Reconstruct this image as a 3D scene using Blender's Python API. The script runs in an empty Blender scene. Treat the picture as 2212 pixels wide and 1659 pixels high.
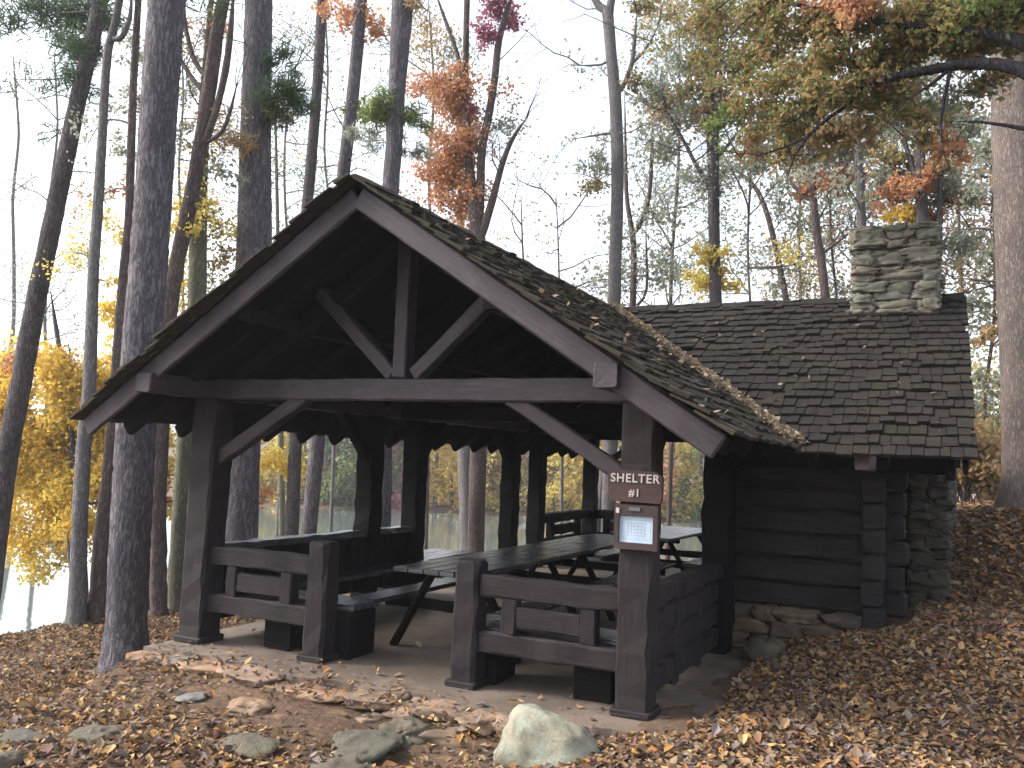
import bpy, math, random
import numpy as np
from mathutils import Vector, Matrix, noise as mnoise

# ------------------------------------------------------------------ camera, sky, sun, exposure
PX = np.array([1106.0, 829.5]); FOC = 1908.0          # picture measured at 2212 px wide
VPX = np.array([-2834.0, 830.0]); VPY = np.array([2030.0, 1030.0])
nrm = lambda v: v / np.linalg.norm(v)
_X = -nrm(np.array([*(VPX - PX), FOC])); _Y = nrm(np.array([*(VPY - PX), FOC]))
_Y = nrm(_Y - _X * np.dot(_X, _Y)); _Z = np.cross(_X, _Y)
R = np.array([_X, _Y, _Z]); EYE = np.array([0.0, 0.0, 1.7])
sc = bpy.context.scene
COL = sc.collection
cd = bpy.data.cameras.new('camera'); cam = bpy.data.objects.new('camera', cd); COL.objects.link(cam)
cd.sensor_width = 36; cd.lens = FOC / 2212 * 36; cd.clip_start = 0.05; cd.clip_end = 1500
rt, up, bk = R @ np.array([1, 0, 0]), R @ np.array([0, -1, 0]), R @ np.array([0, 0, -1])
cam.matrix_world = Matrix(((rt[0], up[0], bk[0], EYE[0]), (rt[1], up[1], bk[1], EYE[1]), (rt[2], up[2], bk[2], EYE[2]), (0, 0, 0, 1)))
sc.camera = cam

SUN_EL, SUN_AZ = math.radians(40), math.radians(-112)     # azimuth measured from +Y towards +X
world = bpy.data.worlds.new('World'); sc.world = world; world.use_nodes = True
wt = world.node_tree; wt.nodes.clear()
wo = wt.nodes.new('ShaderNodeOutputWorld'); wb = wt.nodes.new('ShaderNodeBackground')
sky = wt.nodes.new('ShaderNodeTexSky'); sky.sky_type = 'NISHITA'; sky.sun_disc = False
sky.sun_elevation = SUN_EL; sky.sun_rotation = SUN_AZ; sky.air_density = 1.0; sky.dust_density = 3.0; sky.ozone_density = 1.0
hs = wt.nodes.new('ShaderNodeHueSaturation'); hs.inputs['Saturation'].default_value = 0.42; hs.inputs['Value'].default_value = 1.0
wt.links.new(sky.outputs[0], hs.inputs['Color']); wt.links.new(hs.outputs[0], wb.inputs[0])
wb.inputs[1].default_value = 0.15
wt.links.new(wb.outputs[0], wo.inputs[0])
sd = bpy.data.lights.new('sun', 'SUN'); sd.energy = 1.5; sd.angle = math.radians(20); sd.color = (1, .95, .88)
so = bpy.data.objects.new('sun', sd); COL.objects.link(so)
sv = Vector((math.sin(SUN_AZ) * math.cos(SUN_EL), math.cos(SUN_AZ) * math.cos(SUN_EL), math.sin(SUN_EL)))
so.rotation_euler = (-sv).to_track_quat('-Z', 'Y').to_euler(); so.location = (0, 0, 30)
sc.view_settings.view_transform = 'Standard'; sc.view_settings.look = 'None'
sc.view_settings.gamma = 1; sc.view_settings.exposure = 1.75; sc.view_settings.use_curve_mapping = False

def ray(px, py): return R @ np.array([px - PX[0], py - PX[1], FOC])
def at(px, py, Y):
    d = ray(px, py); return EYE + d * (Y / d[1])
def cdepth(p): return float(-np.dot(bk, np.array(p) - EYE))

# ------------------------------------------------------------------ materials
def sock(node, *names):
    for n in names:
        if n in node.inputs: return node.inputs[n]
def mat_new(name):
    m = bpy.data.materials.new(name); m.use_nodes = True
    t = m.node_tree; t.nodes.clear()
    o = t.nodes.new('ShaderNodeOutputMaterial'); b = t.nodes.new('ShaderNodeBsdfPrincipled')
    t.links.new(b.outputs[0], o.inputs[0]); return m, t, b, o
def ramp(t, stops, interp='LINEAR'):
    r = t.nodes.new('ShaderNodeValToRGB'); r.color_ramp.interpolation = interp
    e = r.color_ramp.elements
    while len(e) < len(stops): e.new(0.5)
    for i, (p, c) in enumerate(stops): e[i].position = p; e[i].color = (*c, 1)
    return r
def texco(t, scale=(1, 1, 1), kind='Object'):
    c = t.nodes.new('ShaderNodeTexCoord'); m = t.nodes.new('ShaderNodeMapping'); m.inputs['Scale'].default_value = scale
    t.links.new(c.outputs[kind], m.inputs[0]); return m.outputs[0]
def nz(t, vec, scale, detail=5, rough=.6, dist=0):
    n = t.nodes.new('ShaderNodeTexNoise'); n.inputs['Scale'].default_value = scale; n.inputs['Detail'].default_value = detail
    n.inputs['Roughness'].default_value = rough; n.inputs['Distortion'].default_value = dist
    if vec is not None: t.links.new(vec, n.inputs['Vector'])
    return n.outputs[0]
def bump(t, h, strength, dist, b):
    n = t.nodes.new('ShaderNodeBump'); n.inputs['Strength'].default_value = strength; n.inputs['Distance'].default_value = dist
    t.links.new(h, n.inputs['Height']); t.links.new(n.outputs[0], b.inputs['Normal']); return n
def mix(t, f, a, b, mode='MIX'):
    m = t.nodes.new('ShaderNodeMix'); m.data_type = 'RGBA'; m.blend_type = mode
    for s, v in ((m.inputs[0], f), (m.inputs[6], a), (m.inputs[7], b)):
        if isinstance(v, (int, float)): s.default_value = v
        elif isinstance(v, tuple): s.default_value = (*v, 1)
        else: t.links.new(v, s)
    return m.outputs[2]

def wood(name, c0, c1, rough=.7, grain=(2.2, 30, 30), bmp=.5, wear=None, spec=.35):
    m, t, b, o = mat_new(name)
    v = texco(t, grain); n = nz(t, v, 1.6, 6, .65, .6)
    r = ramp(t, [(.3, c0), (.7, c1)]); t.links.new(n, r.inputs[0])
    n2 = nz(t, texco(t), 3.0, 4)
    r2 = ramp(t, [(.3, (.62, .62, .62)), (.72, (1.35, 1.3, 1.3))]); t.links.new(n2, r2.inputs[0])
    c = mix(t, 1.0, r.outputs[0], r2.outputs[0], 'MULTIPLY')
    if wear:
        n3 = nz(t, texco(t, (3, 14, 14)), 2.2, 6, .7); r3 = ramp(t, [(.58, (0, 0, 0)), (.72, (1, 1, 1))]); t.links.new(n3, r3.inputs[0])
        c = mix(t, r3.outputs[0], c, wear)
    t.links.new(c, b.inputs['Base Color']); b.inputs['Roughness'].default_value = rough
    b.inputs['Specular IOR Level'].default_value = spec
    bump(t, n, bmp, .01, b); return m
M = {}
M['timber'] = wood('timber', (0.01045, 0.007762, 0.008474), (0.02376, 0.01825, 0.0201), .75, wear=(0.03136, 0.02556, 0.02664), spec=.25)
M['timber_shaded'] = wood('timber_shaded', (0.00196, 0.001848, 0.00224), (0.0056, 0.00504, 0.0056), .85, spec=.15)  # same timber, with the shade under the roof put into its colour
M['timber_lit'] = wood('timber_lit', (0.02419, 0.01826, 0.02178), (0.04608, 0.0365, 0.04354), .65, wear=(0.0576, 0.04701, 0.05443))  # same timber made lighter, light on the front members put into the colour
M['log'] = wood('log', (0.0124, 0.01116, 0.01116), (0.02728, 0.0248, 0.02418), .85, grain=(1.6, 22, 22), wear=(0.03596, 0.03286, 0.031), spec=.2)
M['bracket'] = wood('bracket', (.10, .08, .085), (.18, .15, .155), .7)
M['table'] = wood('table', (0.02304, 0.02477, 0.0288), (0.06048, 0.06451, 0.07488), .24, grain=(1.5, 22, 22), spec=.6)
M['sign'] = wood('sign', (0.03488, 0.01671, 0.01542), (0.05233, 0.0257, 0.02313), .6, grain=(3, 30, 30), bmp=.2)
M['frame'] = wood('frame', (0.0276, 0.01638, 0.01449), (0.045, 0.02646, 0.02394), .6, grain=(3, 30, 30), bmp=.2)

def plain(name, c, rough=.6):
    m, t, b, o = mat_new(name)
    n = nz(t, texco(t), 9, 4); r = ramp(t, [(.3, tuple(x * .82 for x in c)), (.7, tuple(min(1, x * 1.1) for x in c))])
    t.links.new(n, r.inputs[0]); t.links.new(r.outputs[0], b.inputs['Base Color']); b.inputs['Roughness'].default_value = rough
    return m
M['letter'] = plain('letter', (.42, .37, .34))
M['paper'] = plain('paper', (.40, .48, .58), .35)
M['ink'] = plain('ink', (.22, .28, .40))
M['metal'] = plain('metal', (.10, .10, .11), .45)

def islands(name, cols, rough=.85, nscale=12, bmp=.6, dist=.01, moss=None, interp='LINEAR', namt=(.6, 1.35), stretch=(1, 1, 1)):
    m, t, b, o = mat_new(name)
    g = t.nodes.new('ShaderNodeNewGeometry')
    st = [(i / max(1, len(cols) - 1), c) for i, c in enumerate(cols)]
    r = ramp(t, st, interp); t.links.new(g.outputs['Random Per Island'], r.inputs[0])
    v = texco(t, stretch); n = nz(t, v, nscale, 7, .65, .3)
    r2 = ramp(t, [(.3, (namt[0],) * 3), (.7, (namt[1],) * 3)]); t.links.new(n, r2.inputs[0])
    c = mix(t, 1.0, r.outputs[0], r2.outputs[0], 'MULTIPLY')
    if moss:
        n3 = nz(t, texco(t), 2.6, 7, .7); r3 = ramp(t, [(.50, (0, 0, 0)), (.66, (1, 1, 1))]); t.links.new(n3, r3.inputs[0])
        c = mix(t, r3.outputs[0], c, moss)
    t.links.new(c, b.inputs['Base Color']); b.inputs['Roughness'].default_value = rough
    b.inputs['Specular IOR Level'].default_value = .25
    bump(t, n, bmp, dist, b); return m
M['shake'] = islands('shake', [(0.007584, 0.005832, 0.005208), (0.01517, 0.01102, 0.009045), (0.01039, 0.007776, 0.006853), (0.02075, 0.0149, 0.01151), (0.01277, 0.00972, 0.00795), (0.01677, 0.01296, 0.009045)], .92, 20, .8, .012, moss=(0.02075, 0.01814, 0.009864))
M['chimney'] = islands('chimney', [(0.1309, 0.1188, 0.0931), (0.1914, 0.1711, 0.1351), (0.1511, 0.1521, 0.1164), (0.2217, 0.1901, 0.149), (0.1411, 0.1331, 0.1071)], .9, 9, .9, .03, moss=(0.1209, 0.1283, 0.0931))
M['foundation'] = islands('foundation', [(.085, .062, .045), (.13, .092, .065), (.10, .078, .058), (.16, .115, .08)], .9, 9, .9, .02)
M['edging'] = islands('edging', [(.20, .125, .08), (.28, .175, .11), (.17, .12, .085), (.23, .16, .115), (.15, .12, .10)], .9, 8, .8, .02, moss=(.10, .085, .065))
M['roof_main'] = islands('roof_main', [(0.01492, 0.01211, 0.0102), (0.02799, 0.02099, 0.01531), (0.01958, 0.01615, 0.01311), (0.04477, 0.03311, 0.02332), (0.02238, 0.01938, 0.01384), (0.03358, 0.02584, 0.01822)], .92, 20, .8, .012, moss=(0.02611, 0.02584, 0.01166))
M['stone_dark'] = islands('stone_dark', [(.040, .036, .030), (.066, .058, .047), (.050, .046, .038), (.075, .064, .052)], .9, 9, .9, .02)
M['mortar'] = plain('mortar', (.045, .040, .034), .95)

def rockmat(name, c0, c1, lichen=None):
    m, t, b, o = mat_new(name)
    v = texco(t); n = nz(t, v, 5, 9, .68, .4); r = ramp(t, [(.32, c0), (.68, c1)]); t.links.new(n, r.inputs[0]); c = r.outputs[0]
    if lichen:
        n3 = nz(t, v, 7, 8, .75, .5); r3 = ramp(t, [(.47, (0, 0, 0)), (.6, (1, 1, 1))]); t.links.new(n3, r3.inputs[0]); c = mix(t, r3.outputs[0], c, lichen)
    t.links.new(c, b.inputs['Base Color']); b.inputs['Roughness'].default_value = .88
    n2 = nz(t, v, 16, 9, .75); bump(t, n2, .9, .03, b); return m
M['boulder'] = rockmat('boulder', (0.108, 0.099, 0.0675), (0.396, 0.36, 0.27), (0.243, 0.27, 0.216))
M['rock'] = rockmat('rock', (0.0756, 0.06, 0.04269), (0.1428, 0.116, 0.08096), (0.1008, 0.096, 0.06256))
M['rock_pale'] = rockmat('rock_pale', (.13, .125, .12), (.23, .22, .21), (.17, .17, .155))
M['rock_green'] = rockmat('rock_green', (0.06694, 0.0585, 0.04416), (0.126, 0.111, 0.0828), (0.09056, 0.09, 0.0621))

def bark(name, c0, c1, c2, scale=1.0, plates=True):
    m, t, b, o = mat_new(name)
    v = texco(t, (9 * scale, 9 * scale, 1.9 * scale))
    w = t.nodes.new('ShaderNodeTexVoronoi'); w.feature = 'DISTANCE_TO_EDGE'; w.inputs['Scale'].default_value = 1.7
    nn = t.nodes.new('ShaderNodeTexNoise'); nn.inputs['Scale'].default_value = 2.4; nn.inputs['Detail'].default_value = 5
    t.links.new(v, nn.inputs['Vector'])
    ad = t.nodes.new('ShaderNodeVectorMath'); ad.operation = 'ADD'; sc_ = t.nodes.new('ShaderNodeVectorMath'); sc_.operation = 'SCALE'; sc_.inputs['Scale'].default_value = 1.5
    t.links.new(nn.outputs['Color'], sc_.inputs[0]); t.links.new(v, ad.inputs[0]); t.links.new(sc_.outputs[0], ad.inputs[1]); t.links.new(ad.outputs[0], w.inputs['Vector'])
    rr = ramp(t, [(.0, (0, 0, 0)), (.22, (1, 1, 1))]); t.links.new(w.outputs['Distance'], rr.inputs[0])
    n = nz(t, v, 3.0, 7, .7, .4); r = ramp(t, [(.3, c0), (.7, c1)]); t.links.new(n, r.inputs[0])
    c = mix(t, rr.outputs[0], c2, r.outputs[0])
    big = nz(t, texco(t, (1, 1, .6)), 2.0, 4); rb = ramp(t, [(.3, (.72, .72, .75)), (.7, (1.25, 1.2, 1.15))]); t.links.new(big, rb.inputs[0])
    c = mix(t, 1.0, c, rb.outputs[0], 'MULTIPLY')
    t.links.new(c, b.inputs['Base Color']); b.inputs['Roughness'].default_value = .92; b.inputs['Specular IOR Level'].default_value = .2
    h = mix(t, .6, rr.outputs[0], n, 'MULTIPLY'); bump(t, h, .8, .022, b); return m
M['bark_pine'] = bark('bark_pine', (0.0952, 0.0896, 0.1064), (0.1848, 0.177, 0.1904), (0.0616, 0.056, 0.06384), 1.25)
M['bark_dark'] = bark('bark_dark', (0.069, 0.0598, 0.0644), (0.1437, 0.1288, 0.1323), (0.0437, 0.0368, 0.04025), 1.5)
M['bark_grey'] = bark('bark_grey', (.13, .125, .13), (.235, .225, .225), (.10, .095, .095), 2.0)
M['bark_moss'] = bark('bark_moss', (.12, .125, .09), (.22, .22, .155), (.09, .09, .065), 2.0)
M['bark_tan'] = bark('bark_tan', (0.1423, 0.1174, 0.1059), (0.2467, 0.2065, 0.184), (0.1138, 0.09386, 0.08465), 2.2)
M['bark_brown'] = bark('bark_brown', (.10, .078, .072), (.19, .15, .14), (.065, .05, .047), 1.9)
M['bark_black'] = bark('bark_black', (.026, .022, .028), (.055, .048, .055), (.016, .013, .016), 1.8)

def leafmat(name, cols, trans=.52):
    m, t, b, o = mat_new(name); t.nodes.remove(b)
    g = t.nodes.new('ShaderNodeNewGeometry')
    r = ramp(t, [(i / max(1, len(cols) - 1), c) for i, c in enumerate(cols)]); t.links.new(g.outputs['Random Per Island'], r.inputs[0])
    d = t.nodes.new('ShaderNodeBsdfDiffuse'); tr = t.nodes.new('ShaderNodeBsdfTranslucent'); ms = t.nodes.new('ShaderNodeMixShader'); ms.inputs[0].default_value = trans
    t.links.new(r.outputs[0], d.inputs[0]); t.links.new(r.outputs[0], tr.inputs[0]); t.links.new(d.outputs[0], ms.inputs[1]); t.links.new(tr.outputs[0], ms.inputs[2])
    t.links.new(ms.outputs[0], o.inputs[0]); return m
M['lf_gold'] = leafmat('lf_gold', [(0.581, 0.4016, 0.07585), (0.7677, 0.5577, 0.09482), (0.6432, 0.502, 0.1327), (0.6847, 0.4016, 0.07585), (0.5395, 0.4908, 0.1707), (0.8119, 0.6247, 0.1327)])
M['lf_yellow'] = leafmat('lf_yellow', [(0.624, 0.54, 0.156), (0.744, 0.576, 0.156), (0.504, 0.48, 0.168), (0.72, 0.48, 0.12)])
M['lf_orange'] = leafmat('lf_orange', [(0.4673, 0.2189, 0.1171), (0.5392, 0.2814, 0.1301), (0.4044, 0.1668, 0.1041), (0.5033, 0.3335, 0.1691), (0.3415, 0.1772, 0.1301)])
M['lf_red'] = leafmat('lf_red', [(0.36, 0.1296, 0.168), (0.432, 0.1728, 0.2016), (0.288, 0.1152, 0.1848)])
M['lf_olive'] = leafmat('lf_olive', [(0.1988, 0.2161, 0.08428), (0.2651, 0.2554, 0.09632), (0.1408, 0.1768, 0.07224), (0.3148, 0.2358, 0.1084), (0.381, 0.226, 0.1084), (0.2237, 0.2456, 0.1084), (0.4142, 0.2358, 0.1084), (0.1657, 0.2063, 0.09632)])
M['lf_green'] = leafmat('lf_green', [(0.1215, 0.1755, 0.06075), (0.1755, 0.2295, 0.081), (0.2295, 0.2565, 0.0945), (0.135, 0.162, 0.0675)])
M['lf_pine'] = leafmat('lf_pine', [(0.063, 0.105, 0.056), (0.098, 0.14, 0.07), (0.07, 0.112, 0.07), (0.126, 0.154, 0.084)], .25)
M['lf_brown'] = leafmat('lf_brown', [(0.342, 0.2348, 0.1254), (0.4332, 0.2935, 0.1482), (0.2736, 0.2348, 0.1254), (0.4788, 0.2935, 0.1482), (0.2964, 0.2818, 0.1368)])
M['lf_bluegreen'] = leafmat('lf_bluegreen', [(0.2285, 0.2719, 0.2006), (0.3226, 0.3461, 0.264), (0.2688, 0.2719, 0.2218), (0.3763, 0.3461, 0.2323)])
M['litter'] = leafmat('litter', [(0.1351, 0.08475, 0.05774), (0.2478, 0.1513, 0.08082), (0.06193, 0.04601, 0.04157), (0.3716, 0.2301, 0.1154), (0.1463, 0.115, 0.09814), (0.304, 0.1453, 0.05774), (0.09009, 0.07022, 0.06928), (0.4954, 0.3511, 0.1733), (0.07882, 0.05812, 0.05311), (0.2252, 0.1937, 0.179), (0.1576, 0.08475, 0.0716), (0.3153, 0.2301, 0.1386), (0.1238, 0.07869, 0.05196), (0.4279, 0.2301, 0.08082), (0.06756, 0.05449, 0.05774)], .12)
M['roof_litter'] = leafmat('roof_litter', [(.20, .15, .105), (.28, .21, .145), (.14, .11, .09), (.34, .25, .17), (.25, .23, .20)], .1)

# ground: earth, leaf specks
m, t, b, o = mat_new('earth'); M['earth'] = m
v = texco(t)
n1 = nz(t, v, 1.1, 8, .65); r1 = ramp(t, [(.30, (.066, .047, .036)), (.5, (.115, .080, .058)), (.70, (.18, .128, .090))]); t.links.new(n1, r1.inputs[0])
vo = t.nodes.new('ShaderNodeTexVoronoi'); vo.inputs['Scale'].default_value = 26; vo.inputs['Randomness'].default_value = 1; t.links.new(v, vo.inputs['Vector'])
sp = t.nodes.new('ShaderNodeSeparateColor'); t.links.new(vo.outputs['Color'], sp.inputs[0])
r2 = ramp(t, [(0, (.07, .045, .035)), (.3, (.16, .09, .055)), (.6, (.11, .075, .06)), (.85, (.25, .14, .07)), (1, (.32, .2, .1))]); t.links.new(sp.outputs[0], r2.inputs[0])
c = mix(t, .35, r1.outputs[0], r2.outputs[0]); t.links.new(c, b.inputs['Base Color']); b.inputs['Roughness'].default_value = .95; b.inputs['Specular IOR Level'].default_value = .15
nb = nz(t, v, 22, 8, .75); bump(t, nb, 1, .03, b)
# slab
m, t, b, o = mat_new('slab'); M['slab'] = m
v = texco(t); n1 = nz(t, v, 1.6, 8, .7, .4); r1 = ramp(t, [(.3, (.070, .052, .040)), (.5, (.118, .088, .068)), (.7, (.18, .138, .106))]); t.links.new(n1, r1.inputs[0])
t.links.new(r1.outputs[0], b.inputs['Base Color']); b.inputs['Roughness'].default_value = .75; n2 = nz(t, v, 30, 6, .7); bump(t, n2, .4, .01, b)
# water
m, t, b, o = mat_new('lake_water'); M['water'] = m
b.inputs['Base Color'].default_value = (.10, .12, .11, 1); b.inputs['Roughness'].default_value = .06; b.inputs['IOR'].default_value = 1.45
b.inputs['Specular IOR Level'].default_value = 1.0
n = nz(t, texco(t, (1, 1, 1)), 1.3, 4, .5); bump(t, n, .12, .05, b)

# ------------------------------------------------------------------ object helpers
WM = {}
def reg(o, m=None):
    WM[o.name] = m.copy() if m else Matrix.Identity(4); return o
def put(o, mw, parent):
    COL.objects.link(o)
    if parent is not None:
        o.parent = parent; pm = WM[parent.name]; o.matrix_basis = pm.inverted() @ mw
    else: o.matrix_basis = mw
    return reg(o, mw)
def thing(name, label, cat, loc=(0, 0, 0), group=None):
    o = bpy.data.objects.new(name, None); o.empty_display_size = .2
    put(o, Matrix.Translation(Vector(loc)), None)
    o['label'] = label; o['category'] = cat
    if group: o['group'] = group
    return o
def tag(o, label=None, cat=None, group=None, kind=None):
    if label: o['label'] = label
    if cat: o['category'] = cat
    if group: o['group'] = group
    if kind: o['kind'] = kind
    return o
def fastmesh(name, V, F, mat, smooth=False):
    """V (n,3); F (m,k) array or list of such arrays / lists"""
    V = np.asarray(V, dtype=np.float32)
    if not isinstance(F, list) or np.asarray(F[0]).ndim == 1: F = [F]
    F = [np.asarray(f, dtype=np.int32) for f in F if len(f)]
    me = bpy.data.meshes.new(name)
    loops = np.concatenate([f.ravel() for f in F]); sizes = np.concatenate([np.full(len(f), f.shape[1], np.int32) for f in F])
    me.vertices.add(len(V)); me.vertices.foreach_set('co', V.ravel())
    me.loops.add(len(loops)); me.loops.foreach_set('vertex_index', loops)
    me.polygons.add(len(sizes)); st = np.zeros(len(sizes), np.int32); st[1:] = np.cumsum(sizes)[:-1]
    me.polygons.foreach_set('loop_start', st)
    try: me.polygons.foreach_set('loop_total', sizes)
    except Exception: pass
    me.polygons.foreach_set('use_smooth', np.full(len(sizes), bool(smooth)))
    me.materials.append(mat); me.update(calc_edges=True); me.validate()
    return me
def mesh(name, V, F, mat, parent=None, mw=None, smooth=False, origin=None):
    V = np.asarray(V, dtype=float)
    if mw is None:
        if origin is None: origin = parent and WM[parent.name].translation or Vector((0, 0, 0))
        mw = Matrix.Translation(Vector(origin)); V = V - np.array(origin)[None, :]
    o = bpy.data.objects.new(name, fastmesh(name, V, F, mat, smooth))
    return put(o, mw, parent)
class MB:
    def __init__(s): s.v = []; s.q = []; s.t = []; s.n = 0
    def add(s, V, Q=None, T=None):
        V = np.asarray(V, float)
        if Q is not None and len(Q): s.q.append(np.asarray(Q) + s.n)
        if T is not None and len(T): s.t.append(np.asarray(T) + s.n)
        s.v.append(V); s.n += len(V)
    def data(s):
        F = []
        if s.q: F.append(np.concatenate(s.q))
        if s.t: F.append(np.concatenate(s.t))
        return np.concatenate(s.v), F
    def build(s, name, mat, parent=None, smooth=False, origin=None):
        V, F = s.data(); return mesh(name, V, F, mat, parent, smooth=smooth, origin=origin)
BOXQ = np.array([[0, 3, 2, 1], [4, 5, 6, 7], [0, 1, 5, 4], [1, 2, 6, 5], [2, 3, 7, 6], [3, 0, 4, 7]])
def boxv(x0, x1, y0, y1, z0, z1):
    return np.array([[x0, y0, z0], [x1, y0, z0], [x1, y1, z0], [x0, y1, z0], [x0, y0, z1], [x1, y0, z1], [x1, y1, z1], [x0, y1, z1]], float)
rng = np.random.default_rng(7)
def beam_mesh(L, w, h, ch=.012, jit=.0025, seed=0, taper=1.0):
    """chamfered bar along local X, width along Y, height along Z"""
    r = np.random.default_rng(seed); n = max(2, int(L / .14)); xs = np.linspace(0, L, n + 1)
    xs = np.concatenate([[0], [min(ch, L * .2)], xs[1:-1], [L - min(ch, L * .2)], [L]])
    ring = np.array([[-.5 * w + ch, -.5 * h], [.5 * w - ch, -.5 * h], [.5 * w, -.5 * h + ch], [.5 * w, .5 * h - ch], [.5 * w - ch, .5 * h], [-.5 * w + ch, .5 * h], [-.5 * w, .5 * h - ch], [-.5 * w, -.5 * h + ch]])
    V = []
    for i, x in enumerate(xs):
        s = 1.0
        rr = ring.copy()
        if i in (0, len(xs) - 1): rr[:, 0] *= (w - 1.4 * ch) / w; rr[:, 1] *= (h - 1.4 * ch) / h
        k = 1 + (taper - 1) * x / L
        j = r.normal(0, jit, (8, 2)); V.append(np.column_stack([np.full(8, x), rr * k + j]))
    V = np.concatenate(V); m_ = len(xs); Q = []
    for i in range(m_ - 1):
        for k in range(8): Q.append([i * 8 + k, i * 8 + (k + 1) % 8, (i + 1) * 8 + (k + 1) % 8, (i + 1) * 8 + k])
    Fc = [np.array(Q), np.array([[7, 6, 5, 4, 3, 2, 1, 0], [(m_ - 1) * 8 + k for k in range(8)]])]
    return V, Fc
BSEED = [0]
def beam(name, p0, p1, w, h, mat, parent, upv=(0, 0, 1), ch=.012, jit=.0025, taper=1.0):
    p0 = Vector(p0); p1 = Vector(p1); d = (p1 - p0); L = d.length; x = d.normalized(); u = Vector(upv)
    if abs(x.dot(u)) > .95: u = Vector((0, 1, 0))
    y = u.cross(x).normalized(); z = x.cross(y)
    mw = Matrix(((x.x, y.x, z.x, p0.x), (x.y, y.y, z.y, p0.y), (x.z, y.z, z.z, p0.z), (0, 0, 0, 1)))
    BSEED[0] += 1
    V, F = beam_mesh(L, w, h, ch, jit, BSEED[0], taper)
    o = bpy.data.objects.new(name, fastmesh(name, V, F, M[mat] if isinstance(mat, str) else mat))
    return put(o, mw, parent)
def add_beam(mb, p0, p1, w, h, upv=(0, 0, 1), ch=.008, jit=.002, seed=0):
    p0 = Vector(p0); p1 = Vector(p1); d = (p1 - p0); L = d.length; x = d.normalized(); u = Vector(upv)
    if abs(x.dot(u)) > .95: u = Vector((0, 1, 0))
    y = u.cross(x).normalized(); z = x.cross(y)
    V, F = beam_mesh(L, w, h, ch, jit, seed)
    A = np.array([x, y, z]); V = V @ A + np.array(p0)
    e = F[1]; T = []
    for f in e:
        for k in range(1, 7): T.append([f[0], f[k], f[k + 1]])
    mb.add(V, F[0], T)
def stone(c, s, seed, nu=14, nv=8, e=.55, amp=.12, freq=2.2, rot=0.0):
    """rounded irregular block, superellipsoid with noise"""
    r = np.random.default_rng(seed); off = r.uniform(-50, 50, 3)
    u = np.linspace(0, 2 * np.pi, nu, endpoint=False); vv = np.linspace(-np.pi / 2, np.pi / 2, nv + 1)[1:-1]
    P = lambda a, k: np.sign(a) * np.abs(a) ** k
    V = []
    for b_ in vv:
        for a in u: V.append([P(np.cos(b_), e) * P(np.cos(a), e), P(np.cos(b_), e) * P(np.sin(a), e), P(np.sin(b_), e)])
    V.append([0, 0, -1]); V.append([0, 0, 1]); V = np.array(V)
    for i in range(len(V)):
        q = V[i] * freq * .5 + off
        k = 1 + amp * (mnoise.noise(Vector(q)) * 1.3 + .5 * mnoise.noise(Vector(q * 2.3)) + .25 * mnoise.noise(Vector(q * 5.1)))
        V[i] *= k
    V = V * np.array(s) * .5
    if rot:
        c_, s_ = math.cos(rot), math.sin(rot); V = V @ np.array([[c_, s_, 0], [-s_, c_, 0], [0, 0, 1]])
    V = V + np.array(c); Q = []; T = []; nr = len(vv)
    for i in range(nr - 1):
        for k in range(nu): Q.append([i * nu + k, i * nu + (k + 1) % nu, (i + 1) * nu + (k + 1) % nu, (i + 1) * nu + k])
    for k in range(nu):
        T.append([nr * nu, (k + 1) % nu, k]); T.append([nr * nu + 1, (nr - 1) * nu + k, (nr - 1) * nu + (k + 1) % nu])
    return V, Q, T

# ------------------------------------------------------------------ terrain
def S(a, x0, x1):
    t_ = np.clip((a - x0) / (x1 - x0), 0, 1); return t_ * t_ * (3 - 2 * t_)
def SHORE(x): return np.clip(71 + .5 * (np.asarray(x, float) + 22), 50, 88) + 1.2 * np.sin(np.asarray(x, float) * .31)
def T(x, y):
    x = np.asarray(x, float); y = np.asarray(y, float)
    z = -.13 + .13 * S(x, -2.3, -1.6)
    z = z + .23 * np.clip(x + 1.75, 0, 2.3) * S(y, 6.3, 8.3)
    z = z + .23 * np.clip(y - 9.3, 0, 3.2) * S(x, -.9, 0.0)
    z = z + .05 * np.clip(x - 1, 0, 20) * S(y, 3, 9)
    z = z - .15 * np.clip(y - 16.5, 0, 60) * (1 - S(x + .22 * (y - 16), -2.5, 2.5))
    z = z - .04 * np.clip(y - 20, 0, 60) * S(x + .22 * (y - 16), -2.5, 2.5)
    z = z - .42 * np.clip(-5.75 - x, 0, 1.12) * S(-5.75 - x, 0, .45) - .45 * np.clip(-9.75 - x, 0, 30) * S(-9.75 - x, 0, .6)
    z = z + .065 * S(y, 4.85, 5.4) * (1 - S(y, 5.6, 6.5)) * (1 - S(x, -2.6, -1.9)) * S(x, -6.6, -6.2)
    z = np.maximum(z, -4.2)
    shore = SHORE(x)
    far = -4.2 + 1.2 * S(y, shore - 3, shore) + .06 * np.clip(y - shore, 0, 90)
    z = np.where(y > 44, np.maximum(z, far), z)
    z = z + .035 * np.sin(x * 1.7 + .6 * y) * np.sin(y * 1.3 - .5 * x) + .02 * np.sin(x * 4.1 + 1) * np.sin(y * 3.7)
    return z
def graded(a, b_, step, lo, hi, g=1.12):
    c = list(np.arange(a, b_, step)); s = step; x = c[-1]
    while x < hi: s *= g; x += s; c.append(x)
    s = step; x = c[0]; L_ = []
    while x > lo: s *= g; x -= s; L_.append(x)
    return np.array(L_[::-1] + c)
gx = graded(-10, 5, .1, -160, 90); gy = graded(1.0, 14, .1, -6, 190)
GX, GY = np.meshgrid(gx, gy); GZ = T(GX, GY)
near = np.exp(-((GX + 2) ** 2 + (GY - 6) ** 2) / 150)
rn = np.random.default_rng(3).normal(0, 1, GZ.shape) * .008 * near
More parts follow.
